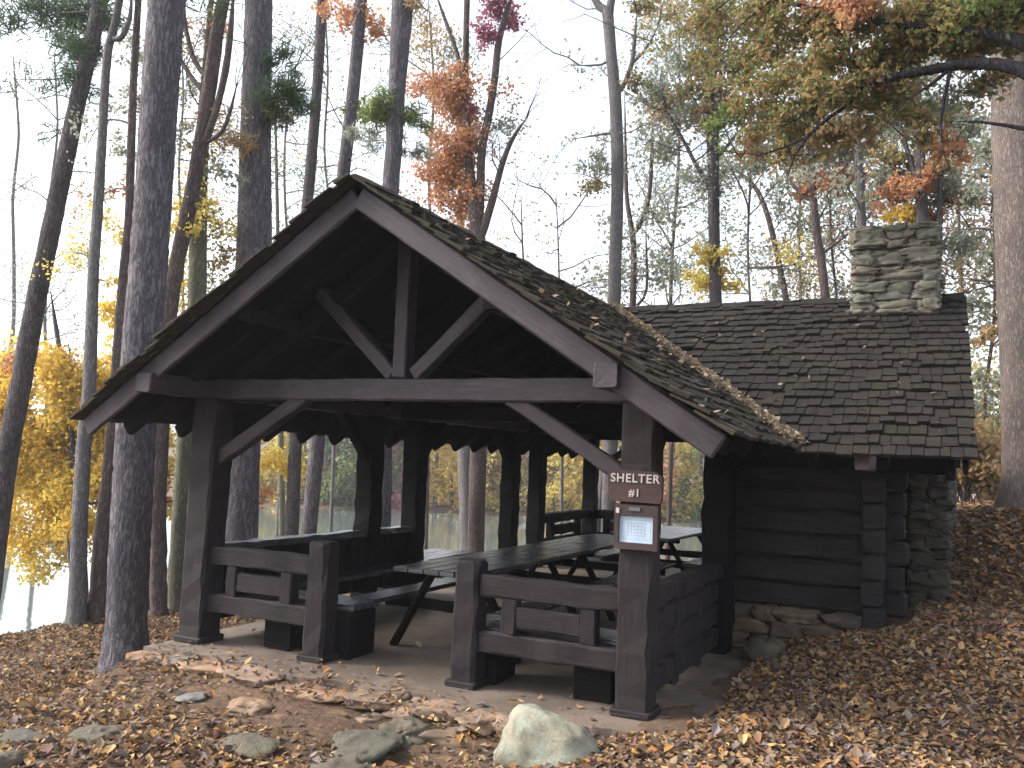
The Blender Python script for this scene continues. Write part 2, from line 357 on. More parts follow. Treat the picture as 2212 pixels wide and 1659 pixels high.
GZ = GZ + rn
V = np.column_stack([GX.ravel(), GY.ravel(), GZ.ravel()]); ny_, nx_ = GX.shape
ii, jj = np.meshgrid(np.arange(ny_ - 1), np.arange(nx_ - 1), indexing='ij'); a = (ii * nx_ + jj).ravel()
ground = mesh('ground', V, np.column_stack([a, a + 1, a + nx_ + 1, a + nx_]), M['earth'], smooth=True)
tag(ground, kind='structure')
lake = mesh('lake', [[-400, -40, -3.0], [120, -40, -3.0], [120, 200, -3.0], [-400, 200, -3.0]], [[0, 1, 2, 3]], M['water']); tag(lake, kind='structure')
Tz = lambda x, y: float(T(x, y))

# ------------------------------------------------------------------ the shelter
CX = -3.87; HW = 2.0                                        # post centre lines at CX -+ HW
Y0, YN = 5.98, 15.6; YF, YB = 5.22, 16.25
XL, XR = CX - HW, CX + HW
RZ, SL = 3.70, .655                                         # ridge height (deck top), slope
EH = 2.70                                                   # half width of roof
shelter = thing('picnic_shelter', 'dark brown timber picnic shelter with shingled gable roofs, log wing and stone chimney', 'shelter', (CX, Y0, 0))
deckz = lambda x: RZ - SL * abs(x - CX)

slab = MB()
xs_ = np.linspace(-6.06, -1.42, 40); ys_ = np.linspace(5.52, 15.9, 70)
def slabedge(V): return V
top = [[x, y + (.05 * math.sin(x * 3.1) + .03 * math.sin(x * 9)) * (1 if y < 5.6 else 0), .004 * math.sin(x * 5 + y * 3)] for y in ys_ for x in xs_]
nx2 = len(xs_); Q = [[j * nx2 + i, j * nx2 + i + 1, (j + 1) * nx2 + i + 1, (j + 1) * nx2 + i] for j in range(len(ys_) - 1) for i in range(nx2 - 1)]
slab.add(top, Q)
def skirt(idx):
    V0 = [top[i] for i in idx]; V1 = [[p[0], p[1], -.35] for p in V0]; n = len(V0)
    slab.add(V0 + V1, [[i, n + i, n + i + 1, i + 1] for i in range(n - 1)])
skirt(list(range(nx2))); skirt([j * nx2 + nx2 - 1 for j in range(len(ys_))]); skirt([j * nx2 for j in range(len(ys_))][::-1]); skirt([(len(ys_) - 1) * nx2 + i for i in range(nx2)][::-1])
slab.build('floor_slab', M['slab'], shelter)
# stone edging laid along the front of the slab
ed = MB(); r_ = np.random.default_rng(11); x = -6.0; k = 0
while x < -1.95:
    w = r_.uniform(.22, .72); h_ = r_.uniform(.07, .12)
    V_, Q_, T_ = stone((x + w / 2, 5.47 + r_.uniform(-.07, .05), -.055 + r_.uniform(-.035, .015)), (w * 1.08, r_.uniform(.26, .42), h_ + max(0, -5.8 - x) * .25), 100 + k, 26, 14, .5, .34, 2.6, r_.uniform(-.25, .25)); ed.add(V_, Q_, T_)
    if r_.random() < .6:
        w2 = w * r_.uniform(.5, 1.0)
        V_, Q_, T_ = stone((x + w / 2 + r_.uniform(-.15, .15), 5.27 + r_.uniform(-.12, .05), -.125 + r_.uniform(-.02, .01) - max(0, -5.8 - x) * .35), (w2, r_.uniform(.2, .34), .10), 200 + k, 24, 12, .55, .4, 2.4, r_.uniform(-.5, .5)); ed.add(V_, Q_, T_)
    x += w * r_.uniform(.92, 1.15); k += 1
ed.build('stone_edging', M['edging'], shelter, smooth=True)

def post(x, y, w=.235, z1=2.13, z0=0.0, foot=True, mat='timber'):
    o = beam('post', (x, y, z0), (x, y, z1), w, w, mat, shelter, ch=.018, jit=.006)
    if foot:
        f = MB(); add_beam(f, (x, y, z0), (x, y, z0 + .055), w + .055, w + .055, ch=.014, seed=int(abs(x * 31 + y * 7))); f.build('post_foot', M[mat], o)
    return o
LY = [Y0, 8.45, 9.42, 12.15, 13.15, YN]
front = {}
front['L'] = post(XL, Y0, .255); front['R'] = post(XR, Y0, .235)
for y in LY[1:]: post(XL, y, .235, foot=False, mat='timber_shaded')
for y in [8.42, 13.15, YN]: post(XR, y, .235 if y > 9 else .26, foot=False, mat='timber_shaded')
def short_post(x, y, z1=.96, w=.205):
    o = beam('entrance_post', (x, y, 0), (x, y, z1), w, w, 'timber', shelter, ch=.028, jit=.007)
    f = MB(); add_beam(f, (x, y, 0), (x, y, .05), w + .05, w + .05, ch=.012, seed=5); f.build('post_foot', M['timber'], o)
    return o
XEL, XER = -4.58, -3.19
short_post(XEL, 6.0); short_post(XER, 6.0, .93)
# plates, tie beams
for x in (XL, XR): beam('wall_plate', (x, 5.165, 2.245 if x == XR else 2.205), (x, 16.1, 2.225), .165, .16, 'timber_lit', shelter)
for y in (Y0, YN): beam('tie_beam', (XL - .06, y - .01, 2.215), (XR + .06, y - .01, 2.215), .15, .175, 'timber_lit' if y == Y0 else 'timber_shaded', shelter)
for y in (9.0, 12.65): beam('tie_beam', (XL, y, 2.21), (XR, y, 2.21), .16, .16, 'timber_shaded', shelter)
for y in (Y0, YN):
    beam('king_post', (CX - .02, y, 2.31), (CX - .02, y, 3.50), .13, .135, 'timber_lit', shelter)
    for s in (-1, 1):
        beam('strut', (CX + s * .10, y + .012, 2.33), (CX + s * .88, y + .012, 3.05), .115, .12, 'timber_lit', shelter, upv=(0, 1, 0))
        beam('knee_brace', (CX + s * (HW - .10), y + .01, 1.60), (CX + s * .95, y + .01, 2.17), .115, .125, 'timber_lit', shelter, upv=(0, 1, 0))
        beam('principal_rafter', (CX + s * .06, y + .02, RZ - .29), (CX + s * 2.06, y + .02, RZ - .29 - SL * 2.0), .12, .14, 'timber_shaded', shelter)
for (x, y, s) in [(XR, Y0, 1), (XL, Y0, 1), (XR, YN, -1), (XL, YN, -1), (XL, 9.42, 1), (XL, 12.15, -1), (XL, 13.15, 1), (XL, 8.45, -1), (XR, 8.42, -1)]:
    beam('knee_brace', (x, y + s * .08, 1.65), (x, y + s * .62, 2.17), .11, .11, 'timber_shaded', shelter, upv=(1, 0, 0))
beam('ridge_beam', (CX, 5.27, RZ - .16), (CX, 16.2, RZ - .16), .10, .18, 'timber_shaded', shelter)

# main roof: deck, rafters, shakes, bargeboards
def shakes(o0, u, v, n, LU, LVfun, expo=.19, seed=0, mask=None, thick=.02, umin=None):
    """courses of split shakes; o0 eave corner, u along the eave, v up the slope, n out"""
    r = np.random.default_rng(seed); mb = MB(); o0, u, v, n = [np.array(q, float) for q in (o0, u, v, n)]
    c = 0; pos = -.06
    while pos < LVfun - .02:
        x = -.03 + r.uniform(-.08, 0); wav = r.uniform(0, 6.28)
        while x < LU:
            w = r.uniform(.07, .15); wav += .15
            x1 = min(x + w - .006, LU + .03); j = r.normal(0, .010) + .014 * math.sin(wav + x * 2.3); ln = expo * 1.55
            a_ = x; b1 = pos + j; b2 = min(pos + j + ln, LVfun + .02); th = thick * r.uniform(.7, 1.5); lf = r.uniform(.004, .018) + (0.02 if r.random() < .06 else 0)
            P0 = o0 + u * a_ + v * b1; ctr = o0 + u * ((a_ + x1) / 2) + v * (pos + expo * .5)
            if mask is None or mask(ctr):
                q = [o0 + u * a_ + v * b1 + n * (lf + .012), o0 + u * x1 + v * (b1 + r.normal(0, .006)) + n * (lf + .012 + r.normal(0, .004)),
                     o0 + u * x1 + v * b2 + n * .006, o0 + u * a_ + v * b2 + n * .006]
                q = np.array(q); mb.add(np.concatenate([q, q + np.array([n * (th), n * th, n * th * .5, n * th * .5])]), BOXQ)
            x += w
        pos += expo * r.uniform(.96, 1.04); c += 1
    return mb
nl = math.hypot(1, SL)
WRZ, WS, WY = 3.66, .578, 10.7
deckw = lambda y: WRZ - WS * abs(y - WY)
for s in (1, -1):
    ex = CX + s * EH; vdir = np.array([-s, 0, SL]) / nl; ndir = np.array([s * SL, 0, 1]) / nl
    ez = RZ - SL * EH; LV = EH * nl
    mb = MB(); e0 = np.array([ex, YF, ez]); r0 = np.array([CX, YF, RZ]); d_ = np.array([0, YB - YF, 0]); nn_ = ndir * .03
    Vd = np.array([e0 - nn_, r0 - nn_, r0 - nn_ + d_, e0 - nn_ + d_, e0, r0, r0 + d_, e0 + d_])
    mb.add(Vd, BOXQ if s < 0 else BOXQ[:, ::-1])
    roof = mb.build('roof', M['timber_shaded'], shelter)
    LU = YB - YF + .06
    mk = (lambda c: not (s == 1 and deckw(c[1]) > c[2] + .05 and abs(c[1] - 10.7) < 3.1))
    sh = shakes((ex + s * .05, YF - .05, ez - .05 * SL), (0, 1, 0), vdir, ndir, LU, LV + .05, .17, 5 + s, mask=mk)
    sh.build('shingles', M['roof_main'], roof)
    y = YF + .42
    while y < YB - .2:
        o = beam('rafter', (ex - s * .02, y, ez - .105), (CX + s * .04, y, RZ - .105 - SL * .04), .075, .13, 'timber_shaded', roof, jit=.0015); y += .59
    for yy, dy in ((YF + .015, 1), (YB - .015, -1)):
        beam('bargeboard', (CX + s * .006, yy, RZ - .115), (ex + s * .0, yy, ez - .115), .045, .165, 'timber_lit' if dy > 0 else 'timber_shaded', roof, jit=.0015)
    beam('purlin', (CX + s * 1.1, 5.3, RZ - SL * 1.1 - .22), (CX + s * 1.1, 16.2, RZ - SL * 1.1 - .22), .12, .1, 'timber_shaded', roof)

# ridge cap boards of the main roof
rc = MB(); yy = YF - .06; k = 0
while yy < YB:
    for s in (-1, 1):
        add_beam(rc, (CX + s * .075, yy, RZ + .035 - .05 + (k % 2) * .008), (CX + s * .075, yy + .42, RZ + .03 - .05 + .02), .17, .022, upv=(s * SL, 0, 1), seed=k, ch=.003, jit=.004)
    yy += .33; k += 1
rc.build('ridge_cap', M['shake'], shelter)

# wing roof (ridge along X)
WX1 = .19; WEY = 3.08
wl = math.hypot(1, WS)
def xval(dy):                                               # where wing plane meets main plane, at distance dy from the wing ridge
    return CX + (RZ - (WRZ - WS * dy)) / SL
for s in (1, -1):                                           # s=1 front slope
    ey = WY - s * WEY; ezw = WRZ - WS * WEY
    A = np.array([xval(0), WY, WRZ]); B = np.array([WX1, WY, WRZ]); C_ = np.array([WX1, ey, ezw]); D = np.array([xval(WEY), ey, ezw])
    n_ = np.array([0, -s * WS, 1]) / wl * .03
    V8 = np.array([D - n_, C_ - n_, B - n_, A - n_, D, C_, B, A])
    roof = mesh('roof', V8, BOXQ if s == 1 else BOXQ[:, ::-1], M['timber_shaded'], shelter)
    U = WX1 - xval(WEY) ; o0 = np.array([xval(0) , ey - s * .05, ezw - .05 * WS])
    mk = lambda c: (c[2] > deckz(c[0]) - .015) and not (-.80 < c[0] < -.04 and 10.27 < c[1] < 11.1)
    sh = shakes(o0, (1, 0, 0), np.array([0, s, WS]) / wl, np.array([0, -s * WS, 1]) / wl, WX1 + .04 - xval(0), WEY * wl + .05, .172, 40 + s, mask=mk, thick=.024)
    sh.build('shingles', M['shake'], roof)
    x = -.95
    while x < .1:
        beam('rafter', (x, ey + s * .03, ezw - .10), (x, WY, WRZ - .10), .07, .11, 'timber_shaded', roof, jit=.0015); x += .55
    beam('bargeboard', (WX1 - .01, ey, ezw - .10), (WX1 - .01, WY, WRZ - .10), .04, .14, 'timber_shaded', roof)
rc = MB(); x = xval(0); k = 0
while x < WX1:
    for s in (-1, 1):
        add_beam(rc, (x, WY + s * .075, WRZ - .012 + (k % 2) * .008), (min(x + .42, WX1 + .05), WY + s * .075, WRZ + .004), .17, .022, upv=(0, s * WS, 1), seed=k + 77, ch=.003, jit=.004)
    x += .33; k += 1
rc.build('ridge_cap', M['shake'], shelter)
beam('wall_plate', (-1.75, 8.68, 1.80), (.1, 8.68, 1.80), .16, .16, 'timber_shaded', shelter)
beam('purlin', (-.57, 7.72, 1.795), (-.57, 8.7, 1.795), .12, .135, 'bracket', shelter)
beam('purlin', (.08, 7.72, 1.76), (.08, 8.6, 1.76), .07, .17, 'timber_shaded', shelter)

# log walls of the wing
WFY = 8.72
lw = MB(); r_ = np.random.default_rng(21); z = .42; k = 0; LH = .228
while z < 1.75:
    hgt = LH * r_.uniform(.93, 1.0)
    add_beam(lw, (-1.985, WFY + .1 + r_.normal(0, .008), z + LH / 2), (-.27 + r_.uniform(-.02, .02), WFY + .1 + r_.normal(0, .008), z + LH / 2 + r_.normal(0, .004)), .20, hgt - .014, ch=.028, jit=.006, seed=300 + k)
    z += LH; k += 1
lw.add(boxv(-1.98, -.6, WFY + .09, WFY + .15, .3, 1.8), BOXQ)
lw.build('log_wall', M['log'], shelter)
lc = MB(); z = .30; k = 0
while z < 1.62:
    add_beam(lc, (-.535 + r_.normal(0, .006), WFY - .20 + r_.uniform(-.03, .03), z + LH / 2), (-.535, 12.6, z + LH / 2), .185, LH * .965, ch=.02, jit=.007, seed=340 + k); z += LH; k += 1
lc.build('log_wall', M['log'], shelter)
lb = MB(); z = .3; k = 0
while z < 1.75:
    add_beam(lb, (-1.80, 12.6, z + LH / 2), (-.3, 12.6, z + LH / 2), .20, LH * .95, ch=.04, jit=.005, seed=380 + k); z += LH; k += 1
lb.build('log_wall', M['log'], shelter)
# gable boards above the end wall
gb = MB(); gb.add(np.array([[-.60, 8.8, 1.72], [-.52, 8.8, 1.72], [-.52, 12.6, 1.72], [-.60, 12.6, 1.72], [-.60, 10.68, 3.4], [-.52, 10.68, 3.4], [-.52, 10.72, 3.4], [-.60, 10.72, 3.4]]), BOXQ)
gb.build('gable_wall', M['timber_shaded'], shelter)
# rubble foundation
fd = MB(); z = -.25; k = 0
while z < .41:
    x = -1.86
    h = r_.uniform(.10, .16)
    if z + h > .40: h = max(.07, .42 - z)
    while x < -.62:
        w = r_.uniform(.22, .5); w = min(w, -.56 - x)
        if w < .1: break
        V_, Q_, T_ = stone((x + w / 2, WFY + .06 + r_.uniform(-.03, .02), z + h / 2), (w * 1.06, .34, h * 1.12), 500 + k, 26, 14, .5, .34, 3.0); fd.add(V_, Q_, T_); x += w; k += 1
    z += h
fd.add(boxv(-1.84, -.6, WFY + .1, WFY + .3, -.3, .40), BOXQ)
for (cx_, cy_, cz_, sx_, sy_, sz_) in [(-.47, 8.62, .16, .5, .4, .26), (-.25, 8.75, .22, .36, .4, .22)]:
    V_, Q_, T_ = stone((cx_, cy_, cz_), (sx_, sy_, sz_), 590 + int(cx_ * 10), 14, 8, .6, .15); fd.add(V_, Q_, T_)
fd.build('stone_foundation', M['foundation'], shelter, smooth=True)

# chimney: stack and fireplace mass
def stonework(x0, x1, y0, y1, z0, z1, seed, ch=(.085, .13), cw=(.24, .5), inset=.05):
    mb = MB(); r = np.random.default_rng(seed); z = z0; k = 0
    while z < z1 - .02:
        h = min(r.uniform(*ch), z1 - z + .02)
        for side in range(4):
            a0, a1 = (x0, x1) if side % 2 == 0 else (y0, y1)
            p = a0 - r.uniform(0, .05)
            while p < a1 - .05:
                w = r.uniform(*cw); w = min(w, a1 - p + r.uniform(0, .03)); c_ = p + w / 2; out = r.normal(0, .02)
                hh = h * r.uniform(.95, 1.3); zz = z + h / 2 + r.normal(0, .014)
                D = .2
                if side == 0: ctr, sz = (c_, y0 + D / 2 - .03 + out, zz), (w * 1.03, D, hh)
                elif side == 2: ctr, sz = (c_, y1 - D / 2 + .03 + out, zz), (w * 1.03, D, hh)
                elif side == 1: ctr, sz = (x1 - D / 2 + .02 + out, c_, zz), (D, w * 1.03, hh)
                else: ctr, sz = (x0 + D / 2 - .02 + out, c_, zz), (D, w * 1.03, hh)
                V_, Q_, T_ = stone(ctr, sz, seed * 100 + k, 26, 14, .5, .38, 3.4); mb.add(V_, Q_, T_); k += 1; p += w
        z += h
    mb.add(boxv(x0 + inset, x1 - inset, y0 + inset, y1 - inset, z0, z1 - .03), BOXQ)
    return mb
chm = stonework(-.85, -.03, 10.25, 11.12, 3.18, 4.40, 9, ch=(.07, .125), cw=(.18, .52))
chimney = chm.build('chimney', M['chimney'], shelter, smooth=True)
fl = MB(); fl.add(boxv(-.93, .04, 10.20, 10.235, 3.375, 3.45), BOXQ)
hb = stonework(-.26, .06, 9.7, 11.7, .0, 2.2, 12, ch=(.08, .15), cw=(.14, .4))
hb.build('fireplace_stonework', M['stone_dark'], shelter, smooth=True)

# railings
def rail_panel(p0, p1, name='railing', mat='timber', slat=True, n=2, back=False):
    p0 = np.array(p0, float); p1 = np.array(p1, float); d = p1 - p0; L = np.linalg.norm(d); d /= L
    P = lambda a, z: tuple(p0 + d * a + np.array([0, 0, z]))
    rt_ = beam(name, P(0, .755), P(L, .755), .13, .155, mat, shelter, jit=.005)
    beam('lower_rail', P(0, .345), P(L, .345), .125, .155, mat, rt_, jit=.005)
    g = .22 * L
    for a_ in (g, L - g): beam('baluster', P(a_, .42), P(a_, .68), .12, .11, mat, rt_)
    if slat: beam('middle_slat', P(g + .055, .545), P(L - g - .055, .545), .09, .16, mat, rt_, jit=.004)
    return rt_
rail_panel((XL + .12, Y0 + .01, 0), (XEL - .1, 6.0, 0))
rail_panel((XER + .1, 6.0, 0), (XR - .11, Y0 + .01, 0))
def side_rail(p0, p1, mat='timber_shaded'):
    p0 = np.array(p0, float); p1 = np.array(p1, float); d = p1 - p0; L = np.linalg.norm(d); d /= L
    P = lambda a, z: tuple(p0 + d * a + np.array([0, 0, z]))
    rt_ = beam('railing', P(0, .765), P(L, .765), .15, .13, mat, shelter, jit=.005)
    for z_, h_ in ((.56, .17), (.36, .17), (.15, .16)): beam('side_board', P(0, z_), P(L, z_), .07, h_, mat, rt_, jit=.006)
    for a_ in (.35 * L, .68 * L): beam('baluster', P(a_, .03), P(a_, .70), .10, .10, mat, rt_)
    return rt_
side_rail((XR, Y0 + .12, 0), (XR, 8.30, 0), 'timber')
for p0, p1 in [((XL, Y0 + .13, 0), (XL, 8.33, 0)), ((XL, 8.57, 0), (XL, 9.30, 0))]:
    rt_ = beam('railing', (p0[0], p0[1], .80), (p1[0], p1[1], .80), .17, .07, 'table', shelter, jit=.003)
    y = p0[1] + .05
    pl = MB(); k = 0
    while y < p1[1]:
        pl.add(boxv(p0[0] - .03, p0[0] + .02 + .004 * (k % 2), y, min(y + .145, p1[1]), .16, .76), BOXQ); y += .155; k += 1
    pl.build('back_boards', M['timber_shaded'], rt_)
for p0, p1 in [((XL, 13.27, 0), (XL, 15.48, 0)), ((XL + .12, YN, 0), (-4.75, YN, 0)), ((-2.99, YN, 0), (XR - .12, YN, 0))]:
    rail_panel(p0, p1, mat='timber_shaded')
for x in (-4.65, -3.09): beam('entrance_post', (x, YN, 0), (x, YN, .95), .2, .2, 'timber_shaded', shelter)
# built-in benches along the front railings and the left side
def bench(x0, x1, y0, y1, blocks, zt=.42):
    rt_ = beam('built_in_bench', ((x0 + x1) / 2, y0, zt), ((x0 + x1) / 2, y1, zt), x1 - x0, .055, 'table', shelter) if (y1 - y0) > (x1 - x0) else beam('built_in_bench', (x0, (y0 + y1) / 2, zt), (x1, (y0 + y1) / 2, zt), y1 - y0, .055, 'table', shelter)
    for (a0, a1, b0, b1) in blocks:
        b_ = MB(); add_beam(b_, ((a0 + a1) / 2, b0, zt / 2 - .015), ((a0 + a1) / 2, b1, zt / 2 - .015), a1 - a0, zt - .04, ch=.01, seed=3); b_.build('bench_support', M['timber_shaded'], rt_)
bench(-5.73, -4.34, 6.11, 6.50, [(-5.24, -4.95, 6.09, 6.42), (-4.62, -4.36, 6.11, 6.48)])
bench(-3.10, -1.99, 6.11, 6.50, [(-3.20, -3.00, 6.10, 6.44), (-2.38, -2.09, 6.10, 6.44)])
bench(XL + .07, XL + .45, 6.6, 9.3, [(XL + .09, XL + .42, 7.1, 7.35), (XL + .09, XL + .42, 8.9, 9.1)])

# ------------------------------------------------------------------ signs on the right front post
sg = thing('shelter_sign', 'brown wooden board lettered SHELTER #1 nailed high on the right front post', 'sign', (XR - .01, 5.82, 1.545))
bt = MB(); zt, zb = 1.655, 1.445; x0, x1 = -2.065, -1.68; yb, yf = 5.855, 5.815; c_ = .035
prof = [(x0 + c_ * .5, zb), (x1 - .012, zb - .004), (x1, zb + .02), (x1 + .003, zt - c_), (x1 - c_, zt - .004), (x0 + c_ * 1.4, zt + .006), (x0, zt - c_), (x0 + .012, zb + .03)]
n8 = len(prof); Vp = [(x, yf, z) for x, z in prof] + [(x, yb, z) for x, z in prof]
bt.add(Vp, [[i, (i + 1) % n8, n8 + (i + 1) % n8, n8 + i][::-1] for i in range(n8)] , [[0, i, i + 1] for i in range(1, n8 - 1)] + [[n8, n8 + i + 1, n8 + i] for i in range(1, n8 - 1)])
board = bt.build('board', M['sign'], sg)
def text(name, body, size, x, y, z, mat, parent, roll=0.0, bold=.004):
    cu = bpy.data.curves.new(name, 'FONT'); cu.body = body; cu.size = size; cu.extrude = .003; cu.offset = bold * .6; cu.align_x = 'CENTER'; cu.align_y = 'CENTER'; cu.space_character = 1.12
    cu.materials.append(mat); o = bpy.data.objects.new(name + '_src', cu); COL.objects.link(o); bpy.context.view_layer.update()
    me = bpy.data.meshes.new_from_object(o.evaluated_get(bpy.context.evaluated_depsgraph_get())); bpy.data.objects.remove(o); bpy.data.curves.remove(cu)
    if not me.materials: me.materials.append(mat)
    o = bpy.data.objects.new(name, me)
    mw = Matrix.Translation(Vector((x, y, z))) @ Matrix.Rotation(math.radians(90), 4, 'X') @ Matrix.Rotation(roll, 4, 'Z')
    return put(o, mw, parent)
text('lettering', 'SHELTER', .082, -1.868, 5.811, 1.602, M['letter'], board, bold=.0022)
text('lettering', '#1', .070, -1.868, 5.811, 1.505, M['letter'], board, bold=.0022)
nb_ = thing('notice_board', 'small brown framed case holding a pale blue printed sheet under the shelter sign', 'notice board', (-1.86, 5.82, 1.27))
fr = MB(); X0, X1, Z0, Z1 = -2.005, -1.70, 1.125, 1.425
for (a0, a1, c0, c1) in [(X0, X1, Z0, Z0 + .045), (X0, X1, Z1 - .075, Z1), (X0, X0 + .032, Z0 + .047, Z1 - .077), (X1 - .032, X1, Z0 + .047, Z1 - .077)]:
    fr.add(boxv(a0, a1, 5.805, 5.855, c0, c1), BOXQ)
fr.build('frame', M['frame'], nb_)
mesh('sheet', boxv(X0 + .03, X1 - .03, 5.828, 5.85, Z0 + .044, Z1 - .074), BOXQ, M['paper'], nb_)
pr = MB(); cx_, cz_ = -1.852, 1.262
for i in range(5):
    pr.add(boxv(cx_ - .062, cx_ + .062, 5.8265, 5.8275, cz_ - .045 + i * .021, cz_ - .0435 + i * .021), BOXQ)
for i in range(6):
    pr.add(boxv(cx_ - .062 + i * .024, cx_ - .0605 + i * .024, 5.8258, 5.8263, cz_ - .045, cz_ + .04), BOXQ)
for (a0, a1, c0, c1) in [(-.10, .10, .062, .0635), (-.10, .10, -.068, -.0665), (-.10, -.0985, -.068, .0635), (.0985, .10, -.068, .0635)]:
    pr.add(boxv(cx_ + a0, cx_ + a1, 5.8272, 5.8278, cz_ + c0, cz_ + c1), BOXQ)
pr.build('printing', M['ink'], nb_)
mesh('latch', boxv(-1.90, -1.82, 5.795, 5.804, 1.385, 1.41), BOXQ, M['metal'], nb_)
mesh('staple_note', boxv(-1.992, -1.968, 5.797, 5.8045, 1.365, 1.40), BOXQ, M['letter'], nb_)

# ------------------------------------------------------------------ picnic tables
def make_table(L=2.4):
    t_ = bpy.data.objects.new('picnic_table', None); put(t_, Matrix.Identity(4), None)
    tp = MB()
    for i, x in enumerate((-.30, -.15, 0, .15, .30)): add_beam(tp, (x, -L / 2, .735), (x, L / 2, .735 + .002 * (i % 2)), .143, .042, ch=.006, seed=i + 900, jit=.0015)
    tp.build('tabletop', M['table'], t_)
    for s in (-1, 1):
        b_ = MB(); add_beam(b_, (s * .66, -L / 2, .44), (s * .66, L / 2, .44), .25, .042, ch=.006, seed=910 + s, jit=.0015); b_.build('bench_seat', M['table'], t_)
    for yy in (-L / 2 + .45, L / 2 - .45):
        for s in (-1, 1): beam('leg', (s * .62, yy, .0), (s * .22, yy, .71), .05, .10, 'timber_shaded', t_, upv=(0, 1, 0))
        beam('cross_bar', (-.76, yy + .05, .385), (.76, yy + .05, .385), .045, .10, 'timber_shaded', t_)
        beam('top_batten', (-.36, yy + .05, .685), (.36, yy + .05, .685), .045, .06, 'timber_shaded', t_)
    return t_
tb0 = make_table()
TABLES = [(-3.80, 7.62, 0, 'grey-topped picnic table nearest the entrance, its end leg standing in the gap'),
          (-3.82, 10.06, .01, 'second picnic table, end to end behind the one at the entrance'),
          (-3.50, 12.55, -.02, 'farthest picnic table, seen right of the sign post'),
          (-7.25, 11.8, .03, 'picnic table standing outside on the bank beyond the left side opening')]
for i, (x, y, a_, lb_) in enumerate(TABLES):
    if i == 0: o = tb0; kids = None
    else:
        o = tb0.copy(); COL.objects.link(o)
        for ch in tb0.children:
            c2 = ch.copy(); COL.objects.link(c2); c2.parent = o
    o['label'] = lb_; o['category'] = 'picnic table'; o['group'] = 'picnic tables in and beside the shelter'
for o_, (x, y, a_, lb_) in zip([tb0] + [q for q in COL.objects if q.name.startswith('picnic_table.')], TABLES):
    o_.matrix_basis = Matrix.Translation(Vector((x, y, 0 if x > -6 else Tz(x, y)))) @ Matrix.Rotation(a_, 4, 'Z')

# ------------------------------------------------------------------ rocks
def rock(name, px, py, w, h, depth, label, mat, Yd, seed, rot=0, amp=.3, e=.8, sink=.3, cat='rock'):
    p = at(px, py, Yd); x, y = p[0], p[1]; k = cdepth(p) / FOC; gz = Tz(x, y)
    W_, H_ = w * k, h * k / .9
    t_ = MB(); V_, Q_, T_ = stone((x, y + 0, gz + H_ * (.5 - sink)), (W_, depth, H_ * (1 + sink)), seed, 48, 28, e, amp, 1.7, rot); t_.add(V_, Q_, T_)
    o = t_.build(name, M[mat], None, smooth=True, origin=(x, y, gz)); tag(o, label, cat); return o
rock('boulder', 1176, 1600, 218, 112, .38, 'large pale lichen-covered boulder lying in front of the right railing', 'boulder', 5.10, 35, amp=.25, e=.85, cat='boulder')
rock('rock', 545, 1588, 132, 26, .26, 'flat brownish grey stone half buried in the dirt at bottom left centre', 'rock', 4.33, 41, amp=.3, sink=.5)
rock('rock', 785, 1578, 130, 30, .40, 'greenish grey rock between the flat stone and the big boulder', 'rock_green', 4.75, 43, amp=.5, sink=.45)
rock('rock', 735, 1615, 110, 26, .30, 'low mossy rock just below the greenish grey rock', 'rock', 4.40, 47, amp=.45, sink=.5)
rock('rock', 415, 1490, 62, 12, .22, 'small grey stone in the leaves left of the stone edging', 'rock_pale', 4.90, 53, sink=.4)
rock('rock', 50, 1585, 110, 22, .28, 'low grey rock among leaves near the lower left corner', 'rock_green', 3.75, 59, amp=.4, sink=.45)
rock('rock', 5, 1630, 70, 34, .22, 'small brown rock at the left edge of the ground', 'rock', 3.35, 61, sink=.4)
rock('rock', 215, 1560, 90, 26, .24, 'thin mossy stone in the leaves below the big left pine', 'rock', 3.95, 67, amp=.4, sink=.5)
rock('rock', 545, 1505, 95, 22, .26, 'tan stone lying below the left part of the stone edging', 'edging', 4.95, 71, amp=.4, sink=.45)
rock('rock', 880, 1520, 90, 36, .26, 'brown angular stone below the shelter entrance', 'rock', 5.1, 73, amp=.5, sink=.45)
rock('rock', 1650, 1400, 80, 40, .3, 'dark flat stone by the near corner of the log wing', 'rock', 8.25, 79, amp=.4, sink=.4)
pp = at(2055, 1190, 12.6)
b_ = beam('wooden_post', (pp[0], 12.6, Tz(pp[0], 12.6) - .1), (pp[0], 12.6, Tz(pp[0], 12.6) + .62), .12, .12, 'timber_lit', None, ch=.02)
b_.data.materials[0] = M['bark_grey']; tag(b_, 'short weathered grey post standing just right of the stone fireplace corner', 'post')
